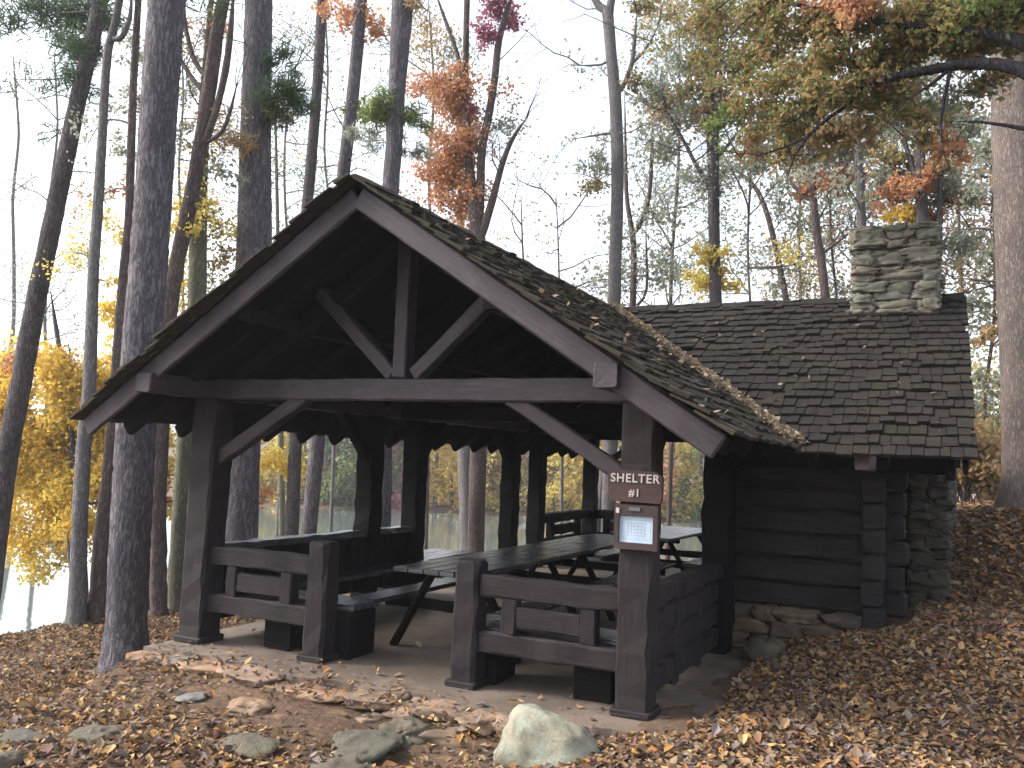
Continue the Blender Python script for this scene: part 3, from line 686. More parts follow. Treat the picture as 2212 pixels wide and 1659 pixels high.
# ------------------------------------------------------------------ trees
def tube(mb, P, Rr, sides, jit=0, seed=0, cap=False):
    P = np.asarray(P, float); n = len(P); r = np.random.default_rng(seed)
    Tn = np.gradient(P, axis=0); Tn /= np.linalg.norm(Tn, axis=1)[:, None] + 1e-9
    ref = np.array([1.0, .13, 0]) if abs(Tn[0][0]) < .8 else np.array([0, .1, 1.0])
    A = np.cross(Tn, ref); A /= np.linalg.norm(A, axis=1)[:, None]; B = np.cross(Tn, A)
    an = np.linspace(0, 2 * np.pi, sides, endpoint=False)
    rad = np.asarray(Rr)[:, None] * np.ones((1, sides))
    if jit: 
        ph = r.uniform(0, 6.28, 4)
        rad = rad * (1 + jit * (np.sin(3 * an + ph[0])[None, :] + .6 * np.sin(5 * an + ph[1])[None, :]) * .5 + r.normal(0, jit * .55, rad.shape))
    V = P[:, None, :] + rad[:, :, None] * (np.cos(an)[None, :, None] * A[:, None, :] + np.sin(an)[None, :, None] * B[:, None, :])
    i, k = np.meshgrid(np.arange(n - 1), np.arange(sides), indexing='ij'); i = i.ravel(); k = k.ravel(); k2 = (k + 1) % sides
    mb.add(V.reshape(-1, 3), np.column_stack([i * sides + k, i * sides + k2, (i + 1) * sides + k2, (i + 1) * sides + k]))
def resample(P, Rr, step):
    P = np.asarray(P, float); Rr = np.asarray(Rr, float); d = np.r_[0, np.cumsum(np.linalg.norm(np.diff(P, axis=0), axis=1))]
    n = max(3, int(d[-1] / step)); s = np.linspace(0, d[-1], n)
    # smooth interpolation
    Q = np.column_stack([np.interp(s, d, P[:, k]) for k in range(3)]); q = np.interp(s, d, Rr)
    if n > 6:
        for _ in range(2): Q[1:-1] = .25 * Q[:-2] + .5 * Q[1:-1] + .25 * Q[2:]
    return Q, q
def grow(r, mb, anc, p, d, L, rad, lvl, mx, sides=5, up=.04, kids=(3, 6)):
    n = 5 if lvl == 0 else 4; pts = [np.array(p, float)]; d = np.array(d, float)
    for _ in range(n):
        d = d + r.normal(0, .17, 3) + np.array([0, 0, up]); d /= np.linalg.norm(d); pts.append(pts[-1] + d * L / n)
    rr = np.linspace(rad, rad * .35, n + 1); tube(mb, pts, rr, max(3, sides - lvl))
    if lvl < mx:
        for _ in range(r.integers(*kids)):
            t_ = r.uniform(.25, .98) * n; i = min(int(t_), n - 1); q = pts[i] + (pts[i + 1] - pts[i]) * (t_ - i)
            ax = r.normal(0, 1, 3); ax -= ax.dot(d) * d; ax /= np.linalg.norm(ax); dd = d * .65 + ax * .8; dd /= np.linalg.norm(dd)
            grow(r, mb, anc, q, dd, L * r.uniform(.4, .65), max(rad * .45, .0025), lvl + 1, mx, sides, up, kids)
    if lvl >= mx - 1: anc.extend(pts[1:])
def leaves(r, C, n, spread, size, kind='leaf', flat=.75):
    C = np.asarray(C); c = C[r.integers(0, len(C), n)] + r.normal(0, 1, (n, 3)) * spread * np.array([1, 1, flat])
    a = r.normal(0, 1, (n, 3)); a /= np.linalg.norm(a, axis=1)[:, None]; b = r.normal(0, 1, (n, 3)); b -= (a * b).sum(1)[:, None] * a; b /= np.linalg.norm(b, axis=1)[:, None]
    s = (size * r.uniform(.6, 1.3, n))[:, None]
    if kind == 'needle': L_, W_, f = s * 1.0, s * .075, 0
    else: L_, W_, f = s * .62, s * .40, .18
    nn = np.cross(a, b)
    V = np.stack([c - a * L_, c + b * W_ + nn * s * f, c + a * L_, c - b * W_ + nn * s * f], 1).reshape(-1, 3)
    return V, np.arange(4 * n).reshape(-1, 4)
def tree(name, label, cat, path, Y, bark, seed, sides=9, step=.35, jit=.05, nb=0, bl=(.8, 1.6), brange=(.45, 1), sprays=(), lf='lf_olive', nl=0, ls=.08, lspread=.12,
         kind='leaf', ext=3.0, flare=1.25, stems=(), group=None, base=None, bdroop=.04, bmx=2, bkids=(3, 6), bmin=None):
    """path: [(px, py, width)] from the top down; stems: more such paths joined to the trunk"""
    r = np.random.default_rng(seed); P = []; Rr = []
    for (px, py, w) in path:
        p = at(px, py, Y); P.append(p); Rr.append(w * .5 * cdepth(p) / FOC)
    P = P[::-1]; Rr = Rr[::-1]
    gz = Tz(P[0][0], Y)
    if P[0][2] > gz + .05:
        dd = (P[0] - P[1]) / max(1e-6, abs(P[0][2] - P[1][2])); dd = dd * .4; dd[2] = -1
        q = P[0] + dd * (P[0][2] - gz); P = [q] + P; Rr = [Rr[0] * 1.08] + Rr
    P = [P[0] + np.array([0, 0, -.35])] + P; Rr = [Rr[0] * flare * 1.1] + [Rr[0] * flare] + Rr[1:]
    if len(P) > 2 and P[2][2] - P[1][2] > .7:
        q = P[1] + (P[2] - P[1]) * .35 / (P[2][2] - P[1][2]); P.insert(2, q); Rr.insert(2, Rr[2] * 1.03)
    if ext:
        d_ = P[-1] - P[-2]; d_ /= np.linalg.norm(d_); P.append(P[-1] + d_ * ext); Rr.append(Rr[-1] * (.62 if path[0][1] < 0 else .15))
    Q_, q_ = resample(P, Rr, step)
    th = thing(name, label, cat, (P[1][0], P[1][1], gz), group)
    mb = MB(); tube(mb, Q_, q_, sides, jit, seed)
    allp = [Q_]; anc = []
    for st in stems:
        SP = [at(px, py, Y + (st[0][3] if len(st[0]) > 3 else 0)) for (px, py, w, *_) in st]; SR = [w * .5 * cdepth(SP[i]) / FOC for i, (px, py, w, *_) in enumerate(st)]; SR[0] *= .35
        if 0 < st[0][0] < 2212 and st[0][1] > -10:
            for _ in range(3): grow(r, mb, anc, SP[0], nrm(SP[0] - SP[1]) + r.normal(0, .35, 3), r.uniform(.5, 1.0), SR[0] * .9, 1, 2, 5, .03)
        SP = SP[::-1]; SR = SR[::-1]
        ac = np.concatenate(allp); j = int(np.argmin(np.linalg.norm(ac - SP[0], axis=1))); SP = [ac[j] * .7 + SP[0] * .3] + SP; SR = [SR[0]] + SR
        a_, b2 = resample(SP, SR, step * .7); tube(mb, a_, b2, max(5, sides - 2), jit, seed + 3); allp.append(a_)
    AP = np.concatenate(allp)
    n_ = len(Q_)
    for _ in range(nb):
        src = allp[r.integers(0, len(allp))] if len(allp) > 1 else Q_
        i = int(r.uniform(brange[0], brange[1]) * (len(src) - 1)) if src is Q_ else r.integers(len(src) // 3, len(src)); p = src[i]
        az = r.uniform(0, 6.283); d = np.array([math.cos(az), math.sin(az), r.uniform(-.1, .7)]); d /= np.linalg.norm(d)
        L_ = r.uniform(*bl); grow(r, mb, anc, p, d, L_, max(.004, L_ * .011), 0, bmx, 6, bdroop, bkids)
    leafV = []; leafF = []; nv = 0
    def addl(V, F):
        nonlocal nv
        leafV.append(V); leafF.append(F + nv); nv += len(V)
    if nl and anc: addl(*leaves(r, anc, nl, lspread, ls, kind))
    th['n'] = 0; del th['n']
    extra = {}
    for sp in sprays:
        px, py, rad, n, dy = sp[:5]; lm = sp[5] if len(sp) > 5 else lf
        c = at(px, py, Y + dy); Rm = rad * cdepth(c) / FOC
        cand = AP[AP[:, 2] < c[2] + .3] if np.any(AP[:, 2] < c[2] + .3) else AP
        j = int(np.argmin(np.linalg.norm(cand - c, axis=1) + .35 * np.abs(cand[:, 2] - (c[2] - .4 * Rm)))); q = cand[j]
        dist = np.linalg.norm(c - q); mid = (q + c) / 2 + r.normal(0, .08 * dist, 3) + np.array([0, 0, .07 * dist]); a2 = []
        bp, br = resample([q, mid, c], [max(.006, .008 * dist + .003), max(.005, .006 * dist), .004], max(.1, dist / 7)); tube(mb, bp, br, 5, .05, seed)
        k = max(4, int(6 + Rm * 3))
        for _ in range(k):
            p = bp[r.integers(len(bp) // 2, len(bp))]; d = r.normal(0, 1, 3); d[2] *= .6; d /= np.linalg.norm(d)
            grow(r, mb, a2, p, d, Rm * r.uniform(.5, 1.1), max(.003, Rm * .006), 1, 2, 5, .02, (2, 5))
        a2 = np.array(a2 + [c])
        V_, F_ = leaves(r, a2, int(n * (2.0 if Y >= 16.5 else 1.45 if Y == 12.5 else 1.0)), Rm * .2, ls * (.85 if Y >= 16.5 else 1), kind)
        extra.setdefault(lm, []).append((V_, F_))
    mb.build('trunk', M[bark], th, smooth=True)
    groups = {lf: list(zip(leafV, [None] * len(leafV)))} if False else {}
    if leafV: extra.setdefault(lf, []).insert(0, (np.concatenate(leafV), np.concatenate(leafF)))
    for lm, lst in extra.items():
        VV = []; FF = []; k = 0
        for V_, F_ in lst: VV.append(V_); FF.append(F_ + k); k += len(V_)
        mesh('crown', np.concatenate(VV), np.concatenate(FF), M[lm], th)
    return th

PINES = 'tall pines standing round the shelter'
tree('pine_tree', 'thickest pine trunk, rising from the leaves in front of the left roof corner', 'pine tree',
     [(362, -20, 76), (352, 100, 75), (345, 200, 76), (330, 430, 76), (318, 600, 78), (305, 750, 80), (292, 950, 82), (281, 1150, 83), (272, 1350, 84), (270, 1446, 92)], 6.55, 'bark_pine', 1, sides=40, step=.06, jit=.035, ext=5, flare=1.2,
     sprays=[(150, -60, 120, 900, 1, 'lf_pine'), (480, -90, 120, 700, .5, 'lf_pine')], kind='needle', ls=.12, group=PINES)
tree('pine_tree', 'second thick pine, its trunk passing behind the left roof slope', 'pine tree',
     [(560, -20, 58), (556, 150, 60), (552, 330, 66), (550, 520, 74), (540, 700, 74), (525, 1000, 70), (520, 1180, 74)], 10.2, 'bark_pine', 2, sides=32, step=.1, jit=.03, ext=6,
     nb=3, bl=(.6, 1.3), brange=(.55, .75), sprays=[(650, 175, 62, 900, -.3, 'lf_pine'), (620, 130, 40, 350, 0, 'lf_pine'), (500, 310, 55, 260, -.4, 'lf_brown'), (600, 250, 40, 250, 0, 'lf_olive'), (700, 240, 40, 200, .4, 'lf_pine')], kind='needle', ls=.13, group=PINES)
tree('pine_tree', 'slim dark pine leaning right, crossing the white sky at far left', 'pine tree',
     [(222, -20, 30), (200, 90, 31), (170, 210, 34), (145, 330, 36), (110, 500, 38), (78, 650, 40), (55, 780, 41), (32, 900, 42), (8, 1040, 44)], 9.0, 'bark_dark', 3, sides=18, step=.15, ext=5,
     nb=5, bl=(.5, 1.1), sprays=[(60, 60, 75, 800, .3), (150, 110, 60, 600, 0), (215, 130, 50, 450, .3), (30, 20, 80, 800, 0), (120, 10, 80, 700, 0), (160, 175, 45, 300, 0), (250, 60, 55, 380, .5), (70, 290, 30, 60, .4), (20, 170, 60, 300, .4)], lf='lf_pine', kind='needle', ls=.13, group=PINES)
tree('pine_tree', 'straight narrow pine ending behind the left roof slope, right of the thick pair', 'pine tree',
     [(697, -20, 22), (686, 180, 22), (674, 330, 23), (662, 460, 24), (645, 800, 26), (630, 1160, 30)], 15, 'bark_dark', 4, sides=14, step=.3, ext=5, nb=5, bl=(.8, 1.6), brange=(.5, 1), kind='needle', lf='lf_pine', nl=500, ls=.13, group=PINES)
tree('pine_tree', 'grey pine just left of the roof peak, slightly tilted to the right', 'pine tree',
     [(781, -20, 27), (768, 146, 27), (752, 290, 27), (740, 390, 28), (705, 750, 30), (665, 1170, 34)], 14, 'bark_pine', 5, sides=14, step=.3, ext=5, nb=4, bl=(.8, 1.6), brange=(.55, 1),
     sprays=[(790, 60, 40, 160, .3, 'lf_orange'), (740, 50, 50, 260, .3, 'lf_orange'), (710, 20, 40, 200, .3, 'lf_orange'), (790, 250, 40, 260, .5, 'lf_green'), (820, 70, 40, 130, .3, 'lf_orange')], ls=.09, group=PINES)
tree('pine_tree', 'thick grey pine rising directly behind the roof peak', 'pine tree',
     [(872, -20, 48), (866, 60, 44), (858, 180, 38), (850, 330, 36), (842, 420, 38), (830, 800, 42), (822, 1160, 44)], 13, 'bark_pine', 6, sides=20, step=.2, ext=5, nb=4, bl=(.6, 1.4), brange=(.55, 1),
     sprays=[(820, 245, 48, 700, -.2, 'lf_green'), (905, 260, 40, 320, .3, 'lf_green'), (890, 15, 35, 170, 0, 'lf_brown'), (780, 300, 35, 260, .3, 'lf_bluegreen'), (900, 330, 36, 200, .3, 'lf_bluegreen')], kind='needle', ls=.16, group=PINES)
THIN = 'slim trees on the lake bank at left'
tree('young_tree', 'pale slender tree at far left with its base at the bank edge', 'tree',
     [(262, -20, 15), (248, 60, 16), (233, 100, 18), (226, 200, 18), (219, 328, 20), (210, 474, 22), (203, 560, 23), (197, 737, 26), (193, 846, 28), (182, 956, 30), (174, 1102, 32), (168, 1273, 35), (166, 1350, 38)], 7.8, 'bark_grey', 11, sides=14, step=.12, ext=3,
     stems=[[(285, -20, 10), (282, 40, 10), (262, 90, 12)]], nb=4, bl=(.4, .8), sprays=[(190, 560, 45, 160, .6, 'lf_yellow'), (230, 480, 35, 130, .5, 'lf_yellow'), (120, 590, 60, 160, .8, 'lf_yellow'), (250, 620, 30, 120, .5, 'lf_gold')], ls=.05, group=THIN)
tree('young_tree', 'thin dark tree beside the thickest pine, bare base on the bank', 'tree',
     [(300, -20, 14), (288, 182, 16), (283, 328, 18), (279, 474, 18), (266, 600, 20), (250, 850, 26), (230, 1074, 30), (219, 1163, 34), (208, 1340, 40)], 8.05, 'bark_brown', 12, sides=12, step=.15, ext=3,
     nb=6, bl=(.5, 1.0), brange=(.5, 1), sprays=[(290, 420, 40, 130, .6, 'lf_orange'), (262, 520, 35, 150, .5, 'lf_gold'), (300, 130, 40, 260, .6, 'lf_bluegreen'), (260, 230, 45, 260, .6, 'lf_bluegreen'), (310, 250, 40, 200, .5, 'lf_bluegreen'), (180, 330, 50, 160, .8, 'lf_bluegreen'), (270, 330, 40, 200, .5, 'lf_bluegreen'), (180, 450, 50, 200, .8, 'lf_brown'), (240, 700, 40, 420, .8, 'lf_gold')], ls=.05, group=THIN)
tree('young_tree', 'twisted brown tree with a twin stem between the two thickest pines', 'tree',
     [(486, -20, 26), (470, 60, 28), (455, 170, 30), (440, 270, 30), (428, 340, 31), (412, 430, 31), (386, 547, 32), (368, 650, 33), (352, 850, 33), (341, 1074, 33), (343, 1320, 36)], 8.95, 'bark_brown', 13, sides=16, step=.12, jit=.06, ext=3,
     stems=[[(505, -20, 14), (497, 80, 14), (488, 150, 15), (470, 230, 15), (440, 320, 16)], [(395, -20, 10), (400, 60, 10), (418, 130, 11), (446, 170, 12)], [(376, 100, 9), (390, 130, 9), (412, 165, 10), (440, 200, 11)], [(510, 190, 9), (498, 240, 8), (480, 290, 8), (425, 320, 8)]],
     nb=7, bl=(.4, .9), sprays=[(400, 220, 45, 260, .6, 'lf_bluegreen'), (390, 300, 45, 260, .6, 'lf_bluegreen'), (500, 380, 45, 260, .6, 'lf_bluegreen'), (410, 480, 50, 300, .6, 'lf_gold'), (430, 120, 50, 140, .5, 'lf_brown'), (470, 60, 50, 160, .5, 'lf_orange'), (470, 260, 60, 260, .4, 'lf_brown'), (400, 400, 50, 200, .6, 'lf_yellow'), (450, 330, 50, 200, .6, 'lf_olive')], ls=.05, group=THIN)
tree('young_tree', 'pale mossy trunk just right of the twisted tree, above the left roof slope', 'tree',
     [(452, 60, 14), (440, 250, 26), (430, 400, 34), (427, 583, 38), (424, 709, 38), (410, 860, 36), (397, 1000, 36), (388, 1150, 36), (380, 1305, 42)], 9.4, 'bark_moss', 14, sides=16, step=.15, ext=1.5,
     nb=6, bl=(.5, 1.1), sprays=[(400, 500, 45, 260, -.4, 'lf_yellow'), (455, 470, 50, 260, .4, 'lf_olive'), (480, 560, 50, 300, .4, 'lf_olive'), (470, 440, 40, 200, -.4, 'lf_yellow'), (390, 590, 40, 260, .3, 'lf_gold'), (500, 500, 40, 180, .6, 'lf_yellow'), (430, 640, 60, 380, .8, 'lf_olive')], ls=.055, group=THIN)
tree('young_tree', 'thin bare sapling forking over the bank left of the pale slender tree', 'tree',
     [(150, 1200, 9), (158, 1270, 10), (160, 1345, 12)], 7.9, 'bark_grey', 15, sides=7, step=.1, ext=.3, nb=2, bl=(.3, .5), group=THIN)
# golden maple over the lake
tree('maple_tree', 'golden yellow maple hanging over the lake at the left edge', 'maple tree',
     [(120, 700, 9), (135, 800, 12), (155, 950, 16), (172, 1100, 20), (180, 1300, 24)], 12.5, 'bark_dark', 20, sides=12, step=.25, ext=.8, flare=1.2,
     stems=[[(230, 900, 8), (170, 930, 9), (190, 955, 10), (165, 1000, 12)], [(-40, 880, 5), (40, 930, 8), (165, 1060, 12)], [(150, 760, 7), (140, 830, 8), (150, 900, 10)], [(250, 1080, 7), (170, 1090, 8), (190, 1085, 8), (172, 1100, 9)]],
     sprays=[(60, 850, 90, 2600, 0), (150, 850, 85, 2600, 0), (40, 950, 95, 2600, -.3), (140, 960, 90, 2600, .2), (210, 920, 60, 1300, .4), (60, 1050, 90, 2300, 0), (150, 1060, 80, 1900, .3), (215, 1040, 55, 900, .2),
             (30, 1150, 75, 900, -.4), (110, 1160, 70, 900, .2), (190, 1130, 60, 700, 0), (100, 790, 60, 1100, 0, 'lf_orange'), (10, 800, 60, 900, .3, 'lf_orange'), (190, 820, 50, 900, .5), (-60, 950, 90, 1400, 0), (250, 980, 50, 700, .5), (20, 740, 55, 300, .3, 'lf_yellow'), (60, 1215, 50, 220, 0, 'lf_yellow'), (-40, 1080, 80, 900, .5), (-50, 850, 60, 600, .5)],
     lf='lf_gold', ls=.085)
tree('maple_tree', 'yellow-orange maple glimpsed between the trunks just outside the left front post', 'maple tree',
     [(318, 880, 10), (320, 1000, 14), (325, 1200, 18)], 13.5, 'bark_dark', 21, sides=9, step=.3, ext=.5,
     sprays=[(310, 960, 60, 900, 0), (350, 1010, 50, 800, .3), (300, 1060, 60, 800, 0, 'lf_orange'), (350, 1100, 45, 500, 0), (250, 780, 60, 900, .5, 'lf_gold'), (250, 680, 45, 420, .5, 'lf_yellow'), (320, 820, 60, 700, .5, 'lf_olive'), (330, 700, 60, 300, .3, 'lf_yellow'), (440, 1010, 40, 300, .5, 'lf_yellow'), (235, 850, 50, 900, .5, 'lf_gold'), (240, 960, 50, 900, .4, 'lf_gold'), (250, 1060, 45, 700, .4, 'lf_gold'), (290, 760, 55, 600, .6, 'lf_gold'), (370, 640, 55, 420, .5, 'lf_yellow'), (400, 780, 55, 500, .5, 'lf_olive'), (360, 950, 45, 600, .4, 'lf_gold'), (455, 900, 60, 500, .8, 'lf_yellow'), (600, 1000, 60, 800, 1.5, 'lf_gold'), (590, 1080, 45, 500, 1.2, 'lf_orange'), (480, 660, 50, 400, .7, 'lf_olive')], lf='lf_yellow', ls=.085)

MID = 'bare autumn trees behind the shelter'
tree('autumn_tree', 'many-stemmed tree with orange leaves springing up right of the roof peak', 'tree',
     [(1009, -20, 13), (1005, 146, 14), (1005, 255, 15), (1014, 365, 20), (1028, 470, 30), (1036, 560, 34), (1035, 900, 36)], 16.8, 'bark_brown', 31, sides=12, step=.25, ext=3,
     stems=[[(1110, -20, 10), (1093, 30, 13), (1076, 90, 15), (1070, 160, 16), (1058, 240, 17), (1040, 320, 18), (1036, 480, 20)], [(1135, 258, 8), (1105, 300, 10), (1085, 350, 13), (1065, 430, 16), (1040, 510, 20)], [(940, -20, 7), (960, 40, 8), (976, 80, 9), (998, 150, 10), (1004, 200, 10)]],
     nb=10, bl=(.8, 1.6), sprays=[(950, 200, 62, 800, 0), (985, 255, 64, 850, .3), (985, 320, 58, 800, -.2), (920, 190, 56, 420, .2), (985, 400, 60, 600, .2), (950, 360, 60, 500, .3), (1000, 450, 55, 420, .1), (900, 390, 60, 320, .4), (1020, 330, 48, 300, .3), (910, 440, 55, 200, .4), (1080, 200, 60, 130, .4), (900, 120, 60, 160, .4, 'lf_brown'), (1090, 50, 42, 330, .3, 'lf_red'), (1050, 80, 36, 260, 0, 'lf_red'), (1060, 20, 40, 240, 0, 'lf_red'), (1010, 440, 36, 160, .3), (920, 380, 35, 150, .2), (1020, 240, 30, 90, .2, 'lf_red'), (930, 60, 70, 200, .5, 'lf_brown'), (980, 120, 50, 120, .5, 'lf_bluegreen'), (1100, 280, 50, 120, .4, 'lf_bluegreen')], lf='lf_orange', ls=.085, group=MID)
tree('autumn_tree', 'tall grey forked tree in the middle of the open white sky', 'tree',
     [(1312, 20, 24), (1319, 109, 25), (1330, 219, 26), (1334, 328, 27), (1333, 437, 27), (1330, 530, 27), (1326, 660, 29), (1320, 900, 30)], 19, 'bark_grey', 32, sides=12, step=.3, ext=0,
     stems=[[(1268, -30, 14), (1285, 0, 16), (1305, 30, 20)], [(1330, -40, 16), (1322, 0, 17), (1313, 35, 20)], [(1376, 30, 8), (1370, 90, 9), (1366, 150, 10), (1345, 185, 11), (1337, 210, 11)], [(1420, 60, 6), (1400, 100, 6), (1372, 135, 7)], [(1230, 140, 4), (1270, 142, 4), (1315, 138, 6)], [(1240, 300, 4), (1290, 292, 5), (1328, 285, 6)]],
     nb=8, bl=(.9, 1.9), brange=(.5, 1), sprays=[(1290, 360, 50, 200, 0, 'lf_bluegreen'), (1270, 400, 40, 120, .3, 'lf_olive'), (1370, 180, 30, 100, .2, 'lf_olive'), (1385, 20, 45, 160, 0, 'lf_olive'), (1280, 150, 60, 50, .5, 'lf_bluegreen')], ls=.10, group=MID)
tree('autumn_tree', 'slender Y-shaped tree close right of the tall grey forked tree', 'tree',
     [(1352, 380, 9), (1353, 450, 10), (1370, 505, 13), (1370, 560, 14), (1367, 650, 15), (1362, 900, 16)], 23, 'bark_brown', 33, sides=9, step=.4, ext=2.5,
     stems=[[(1412, 250, 7), (1408, 320, 8), (1406, 400, 9), (1398, 456, 10), (1375, 508, 11)], [(1395, 490, 5), (1397, 560, 6), (1399, 655, 7)]], nb=12, bl=(1, 2), brange=(.4, 1), lf='lf_bluegreen', nl=1400, ls=.11, group=MID)
tree('autumn_tree', 'dark tree with a yellow leaf clump low on its trunk above the wing ridge', 'tree',
     [(1545, -20, 16), (1538, 109, 18), (1537, 220, 24), (1540, 300, 28), (1541, 383, 24), (1543, 547, 25), (1546, 660, 27), (1548, 900, 28)], 20, 'bark_dark', 34, sides=12, step=.3, ext=3,
     stems=[[(1440, 240, 6), (1478, 305, 8), (1500, 350, 9), (1525, 394, 11), (1540, 415, 12)], [(1610, 270, 5), (1590, 290, 6), (1560, 330, 8), (1543, 350, 9)]],
     nb=9, bl=(1, 2.2), brange=(.5, 1), sprays=[(1535, 555, 34, 240, -.3, 'lf_yellow'), (1520, 600, 40, 200, .3, 'lf_yellow'), (1520, 200, 60, 420, 0), (1560, 130, 60, 420, .3), (1490, 270, 60, 260, .4, 'lf_bluegreen'), (1580, 220, 60, 300, .3), (1540, 260, 40, 240, 0, 'lf_brown'), (1470, 140, 60, 240, .5, 'lf_bluegreen'), (1440, 40, 70, 330, .5), (1600, 30, 70, 380, .5), (1440, 180, 60, 300, .5, 'lf_bluegreen'), (1420, 320, 55, 220, .5, 'lf_bluegreen'), (1490, 80, 60, 260, .5), (1640, 130, 60, 300, .5), (1450, 230, 50, 200, .3, 'lf_brown'), (1500, 390, 45, 150, .3, 'lf_bluegreen'), (1570, 620, 36, 130, .4, 'lf_yellow')], lf='lf_olive', ls=.11, group=MID)
tree('autumn_tree', 'thin leaning tree arching left above the middle of the wing ridge', 'tree',
     [(1580, 362, 5), (1610, 372, 7), (1635, 400, 10), (1655, 450, 11), (1671, 510, 12), (1685, 583, 13), (1700, 650, 14), (1730, 900, 16)], 24, 'bark_brown', 35, sides=8, step=.4, ext=1, nb=8, bl=(.9, 1.8), brange=(.5, 1), lf='lf_bluegreen', nl=900, ls=.1, group=MID)
tree('autumn_tree', 'reddish trunk with a side fork, left of the chimney', 'tree',
     [(1755, 200, 12), (1752, 328, 15), (1755, 420, 17), (1763, 500, 18), (1777, 583, 19), (1785, 660, 20), (1800, 900, 22)], 19, 'bark_brown', 36, sides=10, step=.3, ext=3,
     stems=[[(1690, 350, 6), (1705, 390, 8), (1725, 415, 9), (1755, 440, 10)], [(1870, 470, 5), (1840, 500, 5), (1800, 530, 6), (1775, 545, 7)]], nb=10, bl=(1, 2), brange=(.5, 1),
     sprays=[(1800, 400, 40, 240, 0, 'lf_orange'), (1850, 390, 40, 240, .3, 'lf_orange'), (1730, 420, 30, 130, .3, 'lf_orange'), (1740, 300, 50, 260, .3), (1820, 330, 60, 420, .5, 'lf_bluegreen'), (1680, 300, 60, 380, .5, 'lf_bluegreen'), (1600, 350, 55, 300, .6, 'lf_bluegreen'), (1890, 280, 60, 420, .5, 'lf_bluegreen'), (1680, 250, 60, 300, .4), (1700, 560, 50, 90, .5, 'lf_yellow'), (1720, 150, 60, 260, .4)], lf='lf_olive', ls=.10, group=MID)
tree('autumn_tree', 'narrow grey trunk rising behind the left edge of the chimney', 'tree',
     [(1850, 150, 14), (1853, 292, 17), (1861, 474, 20), (1868, 650, 22)], 18, 'bark_grey', 37, sides=10, step=.3, ext=3, nb=9, bl=(.9, 1.8), brange=(.5, 1), lf='lf_bluegreen', nl=1500, ls=.1, group=MID)
tree('autumn_tree', 'forked dark trunk rising behind the right side of the chimney with orange leaves', 'tree',
     [(1975, 100, 16), (1983, 255, 20), (1987, 350, 24), (1992, 450, 26), (1996, 650, 28)], 17, 'bark_dark', 38, sides=10, step=.3, ext=3,
     stems=[[(1940, 240, 7), (1955, 310, 9), (1970, 370, 11), (1987, 400, 12)], [(2050, 130, 9), (2042, 250, 11), (2032, 365, 12), (2028, 480, 12), (2030, 600, 12)]], nb=8, bl=(.8, 1.6),
     sprays=[(1960, 400, 45, 360, -.3, 'lf_orange'), (2010, 380, 40, 300, 0, 'lf_brown'), (1920, 360, 45, 260, .3), (1950, 465, 42, 330, .3, 'lf_gold'), (1995, 470, 36, 260, .3, 'lf_orange'), (2030, 320, 50, 260, .4), (1900, 440, 40, 160, .3, 'lf_orange'), (2060, 430, 40, 160, .4, 'lf_brown'), (1930, 250, 60, 330, .5), (2080, 300, 60, 420, .5, 'lf_bluegreen'), (2070, 400, 55, 330, .5, 'lf_bluegreen'), (2020, 240, 60, 360, .5, 'lf_bluegreen'), (2080, 540, 50, 260, .5, 'lf_bluegreen'), (1900, 400, 40, 200, .5, 'lf_bluegreen')], lf='lf_olive', ls=.095, group=MID)
tree('beech_tree', 'broad tan-barked trunk filling the right edge of the picture, on the slope', 'tree',
     [(2188, -20, 92), (2190, 130, 92), (2196, 365, 92), (2204, 600, 92), (2212, 800, 92), (2218, 1000, 94), (2218, 1080, 104), (2214, 1112, 124)], 13.6, 'bark_tan', 39, sides=30, step=.15, jit=.025, ext=5, flare=1.15,
     nb=4, bl=(.8, 1.6), brange=(.5, .9), stems=[[(2085, 495, 6), (2120, 492, 7), (2165, 500, 8)], [(2060, 600, 4), (2110, 604, 5), (2170, 612, 6)]],
     sprays=[(2110, 420, 40, 160, .4, 'lf_bluegreen'), (2120, 560, 45, 190, .4, 'lf_bluegreen'), (2100, 650, 40, 170, .4, 'lf_bluegreen'), (2110, 330, 50, 240, .4, 'lf_bluegreen'), (2125, 740, 32, 160, .5, 'lf_brown'), (2110, 830, 36, 180, .5, 'lf_bluegreen')], ls=.075)
